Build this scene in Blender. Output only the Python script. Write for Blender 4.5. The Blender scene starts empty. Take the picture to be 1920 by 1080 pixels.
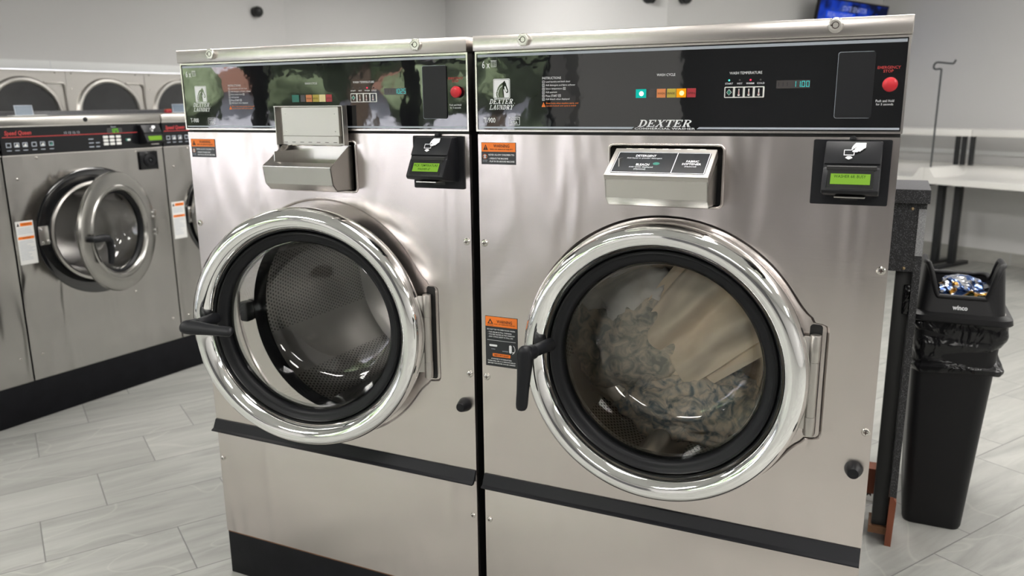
import bpy, bmesh, math, random
from mathutils import Vector, Matrix, noise
SC = bpy.context.scene
COL = SC.collection
PI = math.pi
R = math.radians

# ------------------------------------------------------------------ materials
def _new(name):
    m = bpy.data.materials.new(name); m.use_nodes = True
    nt = m.node_tree; nt.nodes.clear()
    out = nt.nodes.new('ShaderNodeOutputMaterial')
    return m, nt, out
def N(nt, t, **kw):
    n = nt.nodes.new(t)
    for k, v in kw.items():
        if hasattr(n, k): setattr(n, k, v)
        else: n.inputs[k].default_value = v
    return n
def Lk(nt, a, b): nt.links.new(a, b)
def math_(nt, op, a, b=None, c=None):
    n = nt.nodes.new('ShaderNodeMath'); n.operation = op
    for i, v in enumerate((a, b, c)):
        if v is None: continue
        if isinstance(v, (int, float)): n.inputs[i].default_value = v
        else: nt.links.new(v, n.inputs[i])
    return n.outputs[0]
def mixc(nt, fac, a, b):
    n = nt.nodes.new('ShaderNodeMix'); n.data_type = 'RGBA'
    if isinstance(fac, (int, float)): n.inputs[0].default_value = fac
    else: nt.links.new(fac, n.inputs[0])
    for sock, v in ((n.inputs[6], a), (n.inputs[7], b)):
        if isinstance(v, tuple): sock.default_value = (*v[:3], 1)
        else: nt.links.new(v, sock)
    return n.outputs[2]
def P(name, col, metal=0.0, rough=0.5, coat=0.0, spec=0.5, ior=1.45, emit=None, es=0.0, bump=None, var=None, tangent=None, aniso=0.0, crough=0.05):
    """principled; bump=(scale,dist[,stretch xyz,detail]); var=(scale,amount,stretch) mottles the base colour (dirt, grain)"""
    m, nt, out = _new(name)
    b = N(nt, 'ShaderNodeBsdfPrincipled')
    b.inputs['Base Color'].default_value = (*col, 1)
    b.inputs['Metallic'].default_value = metal
    b.inputs['Roughness'].default_value = rough
    b.inputs['Coat Weight'].default_value = coat
    b.inputs['Coat Roughness'].default_value = crough
    b.inputs['Specular IOR Level'].default_value = spec; b.inputs['IOR'].default_value = ior
    if emit: b.inputs['Emission Color'].default_value = (*emit, 1); b.inputs['Emission Strength'].default_value = es
    tc = N(nt, 'ShaderNodeTexCoord')
    def noi(scale, stretch=(1, 1, 1), detail=2.0, dist=0.0):
        mp = N(nt, 'ShaderNodeMapping'); mp.inputs['Scale'].default_value = stretch
        Lk(nt, tc.outputs['Object'], mp.inputs['Vector'])
        n = N(nt, 'ShaderNodeTexNoise'); n.inputs['Scale'].default_value = scale
        n.inputs['Detail'].default_value = detail; n.inputs['Distortion'].default_value = dist
        Lk(nt, mp.outputs[0], n.inputs['Vector']); return n.outputs['Fac']
    if bump:
        prev = None
        for bp in (bump if isinstance(bump, list) else [bump]):
            bn = N(nt, 'ShaderNodeBump'); bn.inputs['Distance'].default_value = bp[1]; bn.inputs['Strength'].default_value = 1.0
            Lk(nt, noi(bp[0], *(bp[2:] if len(bp) > 2 else ())), bn.inputs['Height'])
            if prev: Lk(nt, prev, bn.inputs['Normal'])
            prev = bn.outputs[0]
        Lk(nt, prev, b.inputs['Normal'])
    if var:
        f = noi(var[0], var[2] if len(var) > 2 else (1, 1, 1), 4.0)
        d = tuple(max(0, c * (1 - var[1])) for c in col); l = tuple(min(1, c * (1 + var[1])) for c in col)
        Lk(nt, mixc(nt, f, d, l), b.inputs['Base Color'])
    if aniso:
        b.inputs['Anisotropic'].default_value = aniso
        if tangent:
            cv = N(nt, 'ShaderNodeCombineXYZ')
            for i in range(3): cv.inputs[i].default_value = tangent[i]
            Lk(nt, cv.outputs[0], b.inputs['Tangent'])
    Lk(nt, b.outputs[0], out.inputs[0])
    return m
def emis(name, col, s, k=.45):
    m, nt, out = _new(name); s = s*k
    e = N(nt, 'ShaderNodeEmission'); e.inputs[0].default_value = (*col, 1); e.inputs[1].default_value = s
    Lk(nt, e.outputs[0], out.inputs[0]); return m
def glass(name, tint=(.9, .92, .92), ior=1.5, rough=0.0):
    m, nt, out = _new(name)
    t = N(nt, 'ShaderNodeBsdfTransparent'); t.inputs[0].default_value = (*tint, 1)
    g = N(nt, 'ShaderNodeBsdfGlossy'); g.inputs['Roughness'].default_value = rough
    fr = N(nt, 'ShaderNodeFresnel'); fr.inputs[0].default_value = ior
    f2 = math_(nt, 'MULTIPLY', fr.outputs[0], 1.6)
    f3 = math_(nt, 'MINIMUM', f2, 1.0)
    mx = N(nt, 'ShaderNodeMixShader'); Lk(nt, f3, mx.inputs[0]); Lk(nt, t.outputs[0], mx.inputs[1]); Lk(nt, g.outputs[0], mx.inputs[2])
    Lk(nt, mx.outputs[0], out.inputs[0]); return m

WAVE = [(2.6, .011, (1, 1, .45), 1.0, 0.6), (160, .00006, (.02, 1, 1), 2.0)]
def steel(name, col, rough, tang, k=1.0, an=.55):
    return P(name, col, 1.0, rough, bump=[(3.4, .011*k, (1, 1, .42), 1.0, 0.9), (8.5, .0075*k, (1, 1, .25), 1.0, 1.1), (150, .00005, (.03, .03, 1), 2.0)], aniso=an, tangent=tang, var=(9, .05, (.15, 1, 1)))
SQA = R(84.5)
SQD = (math.cos(SQA), math.sin(SQA), 0)
M = {}
M['steel'] = steel('brushed_stainless', (.665, .612, .588), .27, (1, 0, 0), .85, .72)
M['steel_plain'] = P('stainless_plain', (.66, .64, .61), 1, .27, bump=(6, .002))
M['steel_shaded'] = steel('brushed_stainless_shaded', (.36, .35, .335), .15, SQD, .7, .2)  # same stainless; its dim surroundings are put into a darker base colour
M['steel_far'] = P('stainless_dryer', (.62, .60, .57), 1, .3, bump=(5, .004))
M['lid_steel'] = P('stainless_lid', (.70, .66, .63), 1, .27, bump=(3.5, .004, (1, 1, 1), 1.0), aniso=.4, tangent=(1, 0, 0))
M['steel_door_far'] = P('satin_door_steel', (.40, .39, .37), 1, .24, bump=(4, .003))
M['box_steel'] = P('soap_lid_steel', (.52, .50, .47), 1, .36, bump=(6, .0012))
M['hinge_steel'] = P('satin_hinge_steel', (.52, .50, .47), 1, .38)
M['chrome'] = P('chrome', (.92, .925, .92), 1, .06)
M['drumsteel'] = P('drum_steel', (.55, .54, .53), 1, .3)
M['black_side'] = P('black_cabinet_side', (.018, .018, .018), 0, .5)
M['gloss'] = P('gloss_black_overlay', (.005, .0055, .0065), 0, .03, spec=1.0, ior=1.52, bump=[(11, .0006, (1, 1, 1), 1.0), (48, .00007, (1, 1, 1), 1.0)])
M['gloss_far'] = P('satin_black_overlay', (.008, .0085, .010), 0, .18, spec=.35)
M['plastic'] = P('black_plastic', (.009, .0095, .0115), 0, .42, spec=.28, bump=(900, .00005))
M['plastic_soft'] = P('black_matte_plastic', (.012, .0125, .015), 0, .5, spec=.25)
M['rubber'] = P('black_rubber', (.007, .0075, .009), 0, .45, spec=.3)
M['white_ink'] = P('white_ink', (.75, .76, .78), 0, .5)
M['grey_ink'] = P('grey_ink', (.40, .44, .50), 0, .4)
M['red_ink'] = P('red_ink', (.45, .04, .04), 0, .5)
M['orange'] = P('orange_label', (.85, .20, .02), 0, .35)
M['dark_ink'] = P('dark_ink', (.03, .012, .008), 0, .5)
M['label_black'] = P('label_black', (.02, .022, .025), 0, .25)
M['label_white'] = P('label_white', (.72, .72, .70), 0, .4)
M['red_btn'] = P('red_button', (.52, .02, .03), 0, .35)
M['lcd'] = emis('lcd_backlight', (.34, .66, .07), 1.0)
M['lcd_ink'] = P('lcd_ink', (.012, .035, .004), 0, .8, spec=.1)
M['slot_cover'] = P('slot_cover_plastic', (.010, .0105, .0125), 0, .45, spec=.35)
M['nickel'] = P('nickel_lock', (.72, .70, .66), 1, .28)
M['teal_on'] = emis('lamp_teal_lit', (.01, .50, .40), 1.5)
M['amber_on'] = emis('lamp_amber_lit', (1.0, .38, .01), 1.4)
M['teal_off'] = P('lamp_green', (.02, .16, .12), 0, .3)
M['orange_off'] = P('lamp_orange', (.62, .22, .08), 0, .3)
M['yellow_off'] = P('lamp_yellow', (.46, .36, .06), 0, .3)
M['pale_off'] = P('lamp_pale', (.70, .60, .30), 0, .3)
M['red_off'] = P('lamp_red', (.36, .03, .04), 0, .3)
M['led_green'] = emis('led_green_lit', (.10, 1, .72), 2.2)
M['led_red'] = emis('led_red_lit', (1, .04, .10), 2.4)
M['vfd'] = emis('display_digits', (.08, .85, .80), 1.3)
M['vfd_dim'] = P('display_window', (.06, .055, .055), 0, .25)
M['bulb_core'] = emis('lamp_core', (.8, 1, .95), 3.0)
M['amber_core'] = emis('amber_core', (1, .78, .25), 3.0)
M['green_led_far'] = emis('green_digits', (.25, .9, .02), 1.2)
M['glass'] = glass('door_glass', (.97, .98, .98))
M['glass_edge'] = glass('door_glass_rim', (.72, .76, .76))
M['pane'] = glass('window_glass', (.96, .97, .97))
M['dark_glass'] = P('dark_door_glass', (.045, .046, .048), 0, .08, var=(4, .5))
M['plinth'] = P('black_painted_wood', (.007, .0072, .009), 0, .55, spec=.15, bump=(30, .0004), var=(14, .5))
M['bare_wood'] = P('bare_wood_edge', (.16, .075, .035), 0, .7, var=(40, .4))
M['red_wood'] = P('reddish_board', (.20, .06, .03), 0, .6, var=(18, .5, (1, 1, .3)))
M['white_table'] = P('white_moulded_plastic', (.80, .79, .76), 0, .35)
M['white_trim'] = P('white_trim', (.80, .81, .81), 0, .5)
M['bin'] = P('bin_plastic', (.006, .006, .007), 0, .45, spec=.35, bump=(260, .00015))
M['liner'] = P('bin_liner_film', (.006, .006, .007), 0, .2, bump=[(14, .012, (1, 1, .7), 3.0, 1.2)])
M['black_metal'] = P('black_powder_coat', (.015, .016, .018), 0, .4)
M['grey_rod'] = P('dark_grey_rod', (.05, .055, .06), .3, .4)
M['paint'] = P('wall_paint', (.61, .605, .60), 0, .7, bump=(60, .0006))
M['ceil'] = P('ceiling_tile', (.78, .78, .77), 0, .8)
M['smoke_plastic'] = P('blue_grey_plastic', (.16, .20, .25), 0, .2)
M['sensor'] = P('camera_black', (.015, .016, .017), 0, .25)
M['brass'] = P('brass_screw', (.45, .34, .2), 1, .35)
M['screw'] = P('zinc_screw', (.62, .6, .56), 1, .2)

def speckle(name, base, fleck, scale, amount, rough=.4):
    m, nt, out = _new(name)
    b = N(nt, 'ShaderNodeBsdfPrincipled'); b.inputs['Roughness'].default_value = rough
    tc = N(nt, 'ShaderNodeTexCoord')
    v = N(nt, 'ShaderNodeTexVoronoi'); v.inputs['Scale'].default_value = scale
    Lk(nt, tc.outputs['Object'], v.inputs['Vector'])
    w = N(nt, 'ShaderNodeTexWhiteNoise'); Lk(nt, v.outputs['Position'], w.inputs['Vector'])
    near = math_(nt, 'LESS_THAN', v.outputs['Distance'], .42)
    pick = math_(nt, 'GREATER_THAN', w.outputs['Value'], 1 - amount)
    f = math_(nt, 'MULTIPLY', near, pick)
    n2 = N(nt, 'ShaderNodeTexNoise'); n2.inputs['Scale'].default_value = scale * .5
    Lk(nt, tc.outputs['Object'], n2.inputs['Vector'])
    c0 = mixc(nt, n2.outputs['Fac'], tuple(c*.5 for c in base), tuple(c*1.6 for c in base))
    Lk(nt, mixc(nt, f, c0, fleck), b.inputs['Base Color']); Lk(nt, b.outputs[0], out.inputs[0]); return m
M['speckle'] = speckle('black_speckled_laminate', (.020, .020, .022), (.20, .20, .21), 520, .25)
M['speckle_top'] = speckle('speckled_laminate_top', (.05, .05, .055), (.18, .18, .19), 520, .3, .3)
M['speckle_sheen'] = speckle('sheen_speckled_edge', (.26, .26, .27), (.50, .50, .50), 560, .4, .35)  # dark edge laminate with its reflected light painted in

def perf_steel(name, mode):
    """drum steel punched with rows of round holes: u,v in metres along the sheet"""
    m, nt, out = _new(name)
    b = N(nt, 'ShaderNodeBsdfPrincipled'); b.inputs['Metallic'].default_value = 1; b.inputs['Roughness'].default_value = .3
    tc = N(nt, 'ShaderNodeTexCoord'); sp = N(nt, 'ShaderNodeSeparateXYZ'); Lk(nt, tc.outputs['Object'], sp.inputs[0])
    if mode == 'cyl':
        ang = math_(nt, 'ARCTAN2', sp.outputs[2], sp.outputs[0])
        u = math_(nt, 'MULTIPLY', ang, .33); v = sp.outputs[1]
        band = math_(nt, 'PINGPONG', math_(nt, 'ADD', ang, .5), PI / 3)
        zone = math_(nt, 'GREATER_THAN', band, .22)
    else:
        u = sp.outputs[0]; v = sp.outputs[2]
        rr = math_(nt, 'SQRT', math_(nt, 'ADD', math_(nt, 'MULTIPLY', u, u), math_(nt, 'MULTIPLY', v, v)))
        zone = math_(nt, 'MULTIPLY', math_(nt, 'LESS_THAN', rr, .27), math_(nt, 'GREATER_THAN', rr, .10))
    s = .0112
    row = math_(nt, 'FLOOR', math_(nt, 'DIVIDE', v, s))
    off = math_(nt, 'MULTIPLY', math_(nt, 'PINGPONG', row, 1.0), .5)
    fu = math_(nt, 'SUBTRACT', math_(nt, 'FRACT', math_(nt, 'ADD', math_(nt, 'DIVIDE', u, s), off)), .5)
    fv = math_(nt, 'SUBTRACT', math_(nt, 'FRACT', math_(nt, 'DIVIDE', v, s)), .5)
    d2 = math_(nt, 'ADD', math_(nt, 'MULTIPLY', fu, fu), math_(nt, 'MULTIPLY', fv, fv))
    hole = math_(nt, 'MULTIPLY', math_(nt, 'LESS_THAN', d2, .075), zone)
    Lk(nt, mixc(nt, hole, (.64, .62, .60), (.02, .02, .02)), b.inputs['Base Color'])
    Lk(nt, math_(nt, 'SUBTRACT', 1.0, hole), b.inputs['Metallic'])
    Lk(nt, b.outputs[0], out.inputs[0]); return m
M['shaded_wall'] = P('shaded_wall_paint', (.12, .12, .125), 0, .7)  # unseen wall coloured dark so the console reflects darkness there
M['base_tile'] = P('baseboard_tile', (.34, .335, .31), 0, .5, var=(5, .3, (1, 1, 2.5)))
M['perf_cyl'] = perf_steel('perforated_drum_wall', 'cyl')
M['perf_back'] = perf_steel('perforated_drum_back', 'flat')

def tile_floor():
    m, nt, out = _new('grey_stone_look_tile')
    b = N(nt, 'ShaderNodeBsdfPrincipled')
    ge = N(nt, 'ShaderNodeNewGeometry'); sp = N(nt, 'ShaderNodeSeparateXYZ'); Lk(nt, ge.outputs['Position'], sp.inputs[0])
    c, s = math.cos(R(57.8)), math.sin(R(57.8))
    X, Y = sp.outputs[0], sp.outputs[1]
    t = math_(nt, 'ADD', math_(nt, 'MULTIPLY', X, c), math_(nt, 'MULTIPLY', Y, s))
    n = math_(nt, 'SUBTRACT', math_(nt, 'MULTIPLY', X, s), math_(nt, 'MULTIPLY', Y, c))
    rowf = math_(nt, 'DIVIDE', math_(nt, 'ADD', n, 1.142), .306)
    row = math_(nt, 'FLOOR', rowf)
    a = math_(nt, 'DIVIDE', math_(nt, 'ADD', math_(nt, 'ADD', t, 1.170), math_(nt, 'MULTIPLY', row, .2133)), .61)
    col = math_(nt, 'FLOOR', a)
    fr, fa = math_(nt, 'FRACT', rowf), math_(nt, 'FRACT', a)
    e1 = math_(nt, 'MULTIPLY', math_(nt, 'SUBTRACT', .5, math_(nt, 'ABSOLUTE', math_(nt, 'SUBTRACT', fr, .5))), .306)
    e2 = math_(nt, 'MULTIPLY', math_(nt, 'SUBTRACT', .5, math_(nt, 'ABSOLUTE', math_(nt, 'SUBTRACT', fa, .5))), .61)
    e = math_(nt, 'MINIMUM', e1, e2)
    grout = math_(nt, 'LESS_THAN', e, .0019)
    cid = N(nt, 'ShaderNodeCombineXYZ'); Lk(nt, row, cid.inputs[0]); Lk(nt, col, cid.inputs[1])
    wn = N(nt, 'ShaderNodeTexWhiteNoise'); Lk(nt, cid.outputs[0], wn.inputs['Vector'])
    off = N(nt, 'ShaderNodeVectorMath', operation='SCALE'); Lk(nt, wn.outputs['Color'], off.inputs[0]); off.inputs['Scale'].default_value = 13
    cv = N(nt, 'ShaderNodeCombineXYZ'); Lk(nt, t, cv.inputs[0]); Lk(nt, n, cv.inputs[1])
    ad = N(nt, 'ShaderNodeVectorMath', operation='ADD'); Lk(nt, cv.outputs[0], ad.inputs[0]); Lk(nt, off.outputs[0], ad.inputs[1])
    def noi(scale, stretch, detail, dist):
        mp = N(nt, 'ShaderNodeMapping'); mp.inputs['Scale'].default_value = stretch; Lk(nt, ad.outputs[0], mp.inputs['Vector'])
        q = N(nt, 'ShaderNodeTexNoise'); q.inputs['Scale'].default_value = scale; q.inputs['Detail'].default_value = detail; q.inputs['Distortion'].default_value = dist
        q.inputs['Roughness'].default_value = .62
        Lk(nt, mp.outputs[0], q.inputs['Vector']); return q.outputs['Fac']
    streak = noi(5.0, (.42, 2.9, 1), 8, .7)
    cloud = noi(2.2, (1, 1.6, 1), 3, .4)
    vein = noi(1.5, (.8, 1.2, 1), 2, .5)
    r1 = N(nt, 'ShaderNodeMapRange'); Lk(nt, streak, r1.inputs[0]); r1.inputs[1].default_value = .33; r1.inputs[2].default_value = .66
    c1 = mixc(nt, r1.outputs[0], (.20, .203, .192), (.42, .425, .40))
    c2 = mixc(nt, cloud, c1, (.345, .343, .322))
    vv = math_(nt, 'ABSOLUTE', math_(nt, 'SUBTRACT', vein, .5))
    vr = N(nt, 'ShaderNodeMapRange'); Lk(nt, vv, vr.inputs[0]); vr.inputs[1].default_value = .0; vr.inputs[2].default_value = .006; vr.inputs[3].default_value = .38; vr.inputs[4].default_value = 0
    c3 = mixc(nt, vr.outputs[0], c2, (.47, .47, .43))
    tone = N(nt, 'ShaderNodeMapRange'); Lk(nt, wn.outputs['Value'], tone.inputs[0]); tone.inputs[3].default_value = .90; tone.inputs[4].default_value = 1.06
    tm = N(nt, 'ShaderNodeVectorMath', operation='SCALE'); Lk(nt, c3, tm.inputs[0]); Lk(nt, tone.outputs[0], tm.inputs['Scale'])
    Lk(nt, mixc(nt, grout, tm.outputs[0], (.15, .15, .145)), b.inputs['Base Color'])
    b.inputs['Roughness'].default_value = .42
    bn = N(nt, 'ShaderNodeBump'); bn.inputs['Distance'].default_value = .0012
    hh = math_(nt, 'SUBTRACT', streak, math_(nt, 'MULTIPLY', grout, 1.0)); Lk(nt, hh, bn.inputs['Height']); Lk(nt, bn.outputs[0], b.inputs['Normal'])
    Lk(nt, b.outputs[0], out.inputs[0]); return m
M['floor'] = tile_floor()

def cloth(name, col, scale=500, rough=.85, col2=None):
    m, nt, out = _new(name)
    b = N(nt, 'ShaderNodeBsdfPrincipled'); b.inputs['Roughness'].default_value = rough; b.inputs['Sheen Weight'].default_value = .15
    tc = N(nt, 'ShaderNodeTexCoord'); q = N(nt, 'ShaderNodeTexNoise'); q.inputs['Scale'].default_value = 14; q.inputs['Detail'].default_value = 5
    Lk(nt, tc.outputs['Object'], q.inputs['Vector'])
    if col2:
        q.inputs['Scale'].default_value = 26; q.inputs['Distortion'].default_value = 1.6
        st = N(nt, 'ShaderNodeMapRange'); Lk(nt, q.outputs['Fac'], st.inputs[0]); st.inputs[1].default_value = .38; st.inputs[2].default_value = .64
        Lk(nt, mixc(nt, st.outputs[0], col, col2), b.inputs['Base Color'])
    else:
        Lk(nt, mixc(nt, q.outputs['Fac'], tuple(c*.8 for c in col), tuple(min(1, c*1.2) for c in col)), b.inputs['Base Color'])
    Lk(nt, b.outputs[0], out.inputs[0]); return m

# ------------------------------------------------------------------ mesh builder
class MB:
    def __init__(s):
        s.bm = bmesh.new(); s.mats = []; s.M = Matrix()
    def slot(s, m):
        m = M[m] if isinstance(m, str) else m
        if m not in s.mats: s.mats.append(m)
        return s.mats.index(m)
    def raw(s, verts, faces, mat, smooth=True):
        k = s.slot(mat); vs = [s.bm.verts.new(s.M @ Vector(v)) for v in verts]
        for f in faces:
            try: fc = s.bm.faces.new([vs[i] for i in f])
            except ValueError: continue
            fc.material_index = k; fc.smooth = smooth
        return s
    def tmp(s, t, mat, smooth=True):
        t.verts.index_update()
        s.raw([v.co.copy() for v in t.verts], [[v.index for v in f.verts] for f in t.faces], mat, smooth); t.free(); return s
    def box(s, x0, x1, y0, y1, z0, z1, mat, bev=0.0, seg=2):
        t = bmesh.new(); bmesh.ops.create_cube(t, size=1)
        for v in t.verts: v.co = Vector(((x0+x1)/2 + v.co.x*(x1-x0), (y0+y1)/2 + v.co.y*(y1-y0), (z0+z1)/2 + v.co.z*(z1-z0)))
        if bev: bmesh.ops.bevel(t, geom=t.edges[:], offset=bev, segments=seg, affect='EDGES', profile=.5)
        return s.tmp(t, mat)
    def cyl(s, p0, p1, r0, mat, r1=None, seg=24, caps=True, bev=0):
        p0, p1 = Vector(p0), Vector(p1); d = (p1-p0); L = d.length; seg = max(seg, 16)
        r1 = r0 if r1 is None else r1
        prof = [(0, r0), (L, r1)]
        if bev: prof = [(0, r0-bev), (bev*.3, r0-bev*.3), (bev, r0), (L-bev, r1), (L-bev*.3, r1-bev*.3), (L, r1-bev)]
        q = d.normalized().to_track_quat('Z', 'Y')
        vs = []; fs = []
        for (h, r) in prof:
            for i in range(seg):
                a = 2*PI*i/seg; vs.append(p0 + q @ Vector((r*math.cos(a), r*math.sin(a), h)))
        for j in range(len(prof)-1):
            for i in range(seg):
                k = (i+1) % seg; fs.append((j*seg+i, j*seg+k, (j+1)*seg+k, (j+1)*seg+i))
        if caps: fs.append(tuple(range(seg-1, -1, -1))); fs.append(tuple((len(prof)-1)*seg+i for i in range(seg)))
        return s.raw(vs, fs, mat)
    def lathe(s, prof, mat, c=(0, 0, 0), seg=128, close=False):
        """profile of (radius, y) turned about an axis along Y through c"""
        seg = max(seg, 16)
        vs = []; fs = []; n = len(prof)
        for (r, y) in prof:
            for i in range(seg):
                a = 2*PI*i/seg; vs.append((c[0]+r*math.cos(a), c[1]+y, c[2]+r*math.sin(a)))
        for j in range(n if close else n-1):
            jj = (j+1) % n
            for i in range(seg):
                k = (i+1) % seg; fs.append((j*seg+i, j*seg+k, jj*seg+k, jj*seg+i))
        return s.raw(vs, fs, mat)
    def tube(s, pts, r, mat, seg=16, closed=False, flat=1.0):
        seg = max(seg, 14)
        pts = [Vector(p) for p in pts]; n = len(pts); vs = []; fs = []
        up = None
        for i, p in enumerate(pts):
            a = pts[(i-1) % n] if (closed or i > 0) else p
            b = pts[(i+1) % n] if (closed or i < n-1) else p
            t = (b-a).normalized()
            if up is None: up = t.orthogonal().normalized()
            up = (up - t*up.dot(t)).normalized(); sd = t.cross(up)
            rr = r[i] if isinstance(r, (list, tuple)) else r
            for k in range(seg):
                g = 2*PI*k/seg; vs.append(p + up*math.cos(g)*rr + sd*math.sin(g)*rr*flat)
        for i in range(n if closed else n-1):
            j = (i+1) % n
            for k in range(seg):
                q = (k+1) % seg; fs.append((i*seg+k, i*seg+q, j*seg+q, j*seg+k))
        if not closed:
            fs.append(tuple(range(seg-1, -1, -1))); fs.append(tuple((n-1)*seg+k for k in range(seg)))
        return s.raw(vs, fs, mat)
    def poly(s, pts, y, mat):
        """flat ngon in the XZ plane (print on a surface), triangulated"""
        t = bmesh.new(); vs = [t.verts.new((p[0], y, p[1])) for p in pts]
        f = t.faces.new(vs); bmesh.ops.triangulate(t, faces=[f]); return s.tmp(t, mat, False)
    def prism(s, pts, a0, a1, mat, axis='x', bev=0):
        """extrude an outline: axis x -> pts are (y,z); axis y -> (x,z); axis z -> (x,y)"""
        f = {'x': lambda p, a: (a, p[0], p[1]), 'y': lambda p, a: (p[0], a, p[1]), 'z': lambda p, a: (p[0], p[1], a)}[axis]
        t = bmesh.new(); n = len(pts)
        A = [t.verts.new(f(p, a0)) for p in pts]; B = [t.verts.new(f(p, a1)) for p in pts]
        t.faces.new(A); t.faces.new(B[::-1])
        for i in range(n): t.faces.new((A[(i+1) % n], A[i], B[i], B[(i+1) % n]))
        bmesh.ops.recalc_face_normals(t, faces=t.faces[:])
        if bev: bmesh.ops.bevel(t, geom=t.edges[:], offset=bev, segments=2, affect='EDGES', profile=.5)
        bmesh.ops.triangulate(t, faces=[g for g in t.faces if len(g.verts) > 4])
        return s.tmp(t, mat)
    def rect(s, x0, x1, z0, z1, y, mat): return s.raw([(x0, y, z0), (x1, y, z0), (x1, y, z1), (x0, y, z1)], [(0, 1, 2, 3)], mat, False)
    def frame(s, x0, x1, z0, z1, w, y, mat):
        s.rect(x0, x1, z1-w, z1, y, mat); s.rect(x0, x1, z0, z0+w, y, mat)
        s.rect(x0, x0+w, z0+w, z1-w, y, mat); return s.rect(x1-w, x1, z0+w, z1-w, y, mat)
    def text(s, txt, x0, x1, z0, z1, y, mat, shear=0.0, bold=0.0):
        cu = bpy.data.curves.new('t', 'FONT'); cu.body = txt; cu.shear = shear; cu.offset = bold; cu.resolution_u = 2
        ob = bpy.data.objects.new('t', cu); COL.objects.link(ob)
        me = ob.to_mesh()
        vs = [v.co.copy() for v in me.vertices]; fs = [tuple(p.vertices) for p in me.polygons]
        ob.to_mesh_clear(); bpy.data.objects.remove(ob); bpy.data.curves.remove(cu)
        if not vs: return s
        ax, bx = min(v.x for v in vs), max(v.x for v in vs); az, bz = min(v.y for v in vs), max(v.y for v in vs)
        return s.raw([(x0+(v.x-ax)/(bx-ax)*(x1-x0), y, z0+(v.y-az)/(bz-az)*(z1-z0)) for v in vs], fs, mat, False)
    def glyphs(s, word, x0, x1, z0, z1, y, mat, shear=.28):
        """heavy slab-serif capitals drawn from strokes"""
        def arc(cx, cz, rx, rz, a0, a1, w, wz):
            o = []; n = 12
            for i in range(n):
                a, b = R(a0+(a1-a0)*i/n), R(a0+(a1-a0)*(i+1)/n)
                f = lambda g, k: (cx+(rx-k*w)*math.cos(g), cz+(rz-k*wz)*math.sin(g))
                o.append([f(a, 0), f(b, 0), f(b, 1), f(a, 1)])
            return o
        q = lambda a, b, c, d: [(a, b), (c, b), (c, d), (a, d)]
        dg = lambda ax, bx, w: [(ax, 0), (ax+w, 0), (bx+w, 1), (bx, 1)]
        G = {'D': [q(.12, 0, .34, 1), q(0, .9, .5, 1), q(0, 0, .5, .1)] + arc(.45, .5, .52, .5, -90, 90, .24, .1),
             'E': [q(.12, 0, .34, 1), q(0, .9, .9, 1), q(0, 0, .92, .1), q(.8, .7, .9, 1), q(.82, 0, .92, .3), q(.3, .45, .62, .55), q(.54, .35, .62, .65)],
             'X': [dg(.66, .08, .26), dg(.02, .80, .12), q(0, .92, .42, 1), q(.62, .92, 1, 1), q(-.05, 0, .32, .08), q(.56, 0, 1, .08)],
             'T': [q(.38, 0, .62, 1), q(0, .9, 1, 1), q(0, .68, .09, 1), q(.91, .68, 1, 1), q(.24, 0, .76, .08)],
             'R': [q(.12, 0, .34, 1), q(0, .92, .5, 1), q(0, 0, .48, .08), [(.66, 0), (.94, 0), (.66, .52), (.38, .52)], q(.66, 0, 1.02, .08)] + arc(.45, .73, .45, .27, -90, 90, .22, .09),
             'L': [q(.12, 0, .34, 1), q(0, .92, .48, 1), q(0, 0, .9, .1), q(.8, 0, .9, .32)],
             'A': [dg(.04, .42, .11), dg(.68, .36, .25), q(.25, .3, .7, .38), q(-.06, 0, .3, .08), q(.56, 0, 1.04, .08)],
             'U': [q(.12, .3, .34, 1), q(.74, .3, .84, 1), q(0, .92, .46, 1), q(.62, .92, .98, 1)] + arc(.48, .32, .36, .32, 180, 360, .18, .1),
             'N': [q(.1, 0, .2, 1), q(.78, 0, .88, 1), dg(.66, .1, .24), q(-.02, .92, .34, 1), q(.64, .92, 1, 1), q(-.02, 0, .36, .08)],
             'Y': [q(.4, 0, .62, .5), [(.4, .45), (.62, .45), (.3, 1), (.04, 1)], [(.45, .45), (.62, .45), (.96, 1), (.84, 1)], q(-.04, .92, .4, 1), q(.66, .92, 1.04, 1), q(.24, 0, .78, .08)]}
        n = len(word); cw = (x1-x0-shear*(z1-z0))/n; H = z1-z0
        for i, ch in enumerate(word):
            for k, qd in enumerate(G[ch]):
                s.raw([(x0+(i+.04+p[0]*.92)*cw+shear*p[1]*H, y-.00002*k, z0+p[1]*H) for p in qd], [(0, 1, 2, 3)], mat, False)
        return s
    def seg7(s, txt, x0, z0, w, h, gap, y, mat, t=.16):
        S = {'0': 'abcdef', '1': 'bc', '2': 'abged', '5': 'afgcd', '7': 'abc'}
        x = x0
        for ch in txt:
            if ch in '.:':
                s.rect(x-gap*.7, x-gap*.7+w*t, z0, z0+w*t, y, mat)
                if ch == ':': s.rect(x-gap*.7, x-gap*.7+w*t, z0+h*.6, z0+h*.6+w*t, y, mat)
                continue
            k = w*t; e = k*.25
            for g in S[ch]:
                r = {'a': (x+e, x+w-e, z0+h-k, z0+h), 'd': (x+e, x+w-e, z0, z0+k), 'g': (x+e, x+w-e, z0+h/2-k/2, z0+h/2+k/2),
                     'f': (x, x+k, z0+h/2+e, z0+h-e), 'b': (x+w-k, x+w, z0+h/2+e, z0+h-e), 'e': (x, x+k, z0+e, z0+h/2-e), 'c': (x+w-k, x+w, z0+e, z0+h/2-e)}[g]
                s.rect(*r, y, mat)
            x += w+gap
        return s
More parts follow.
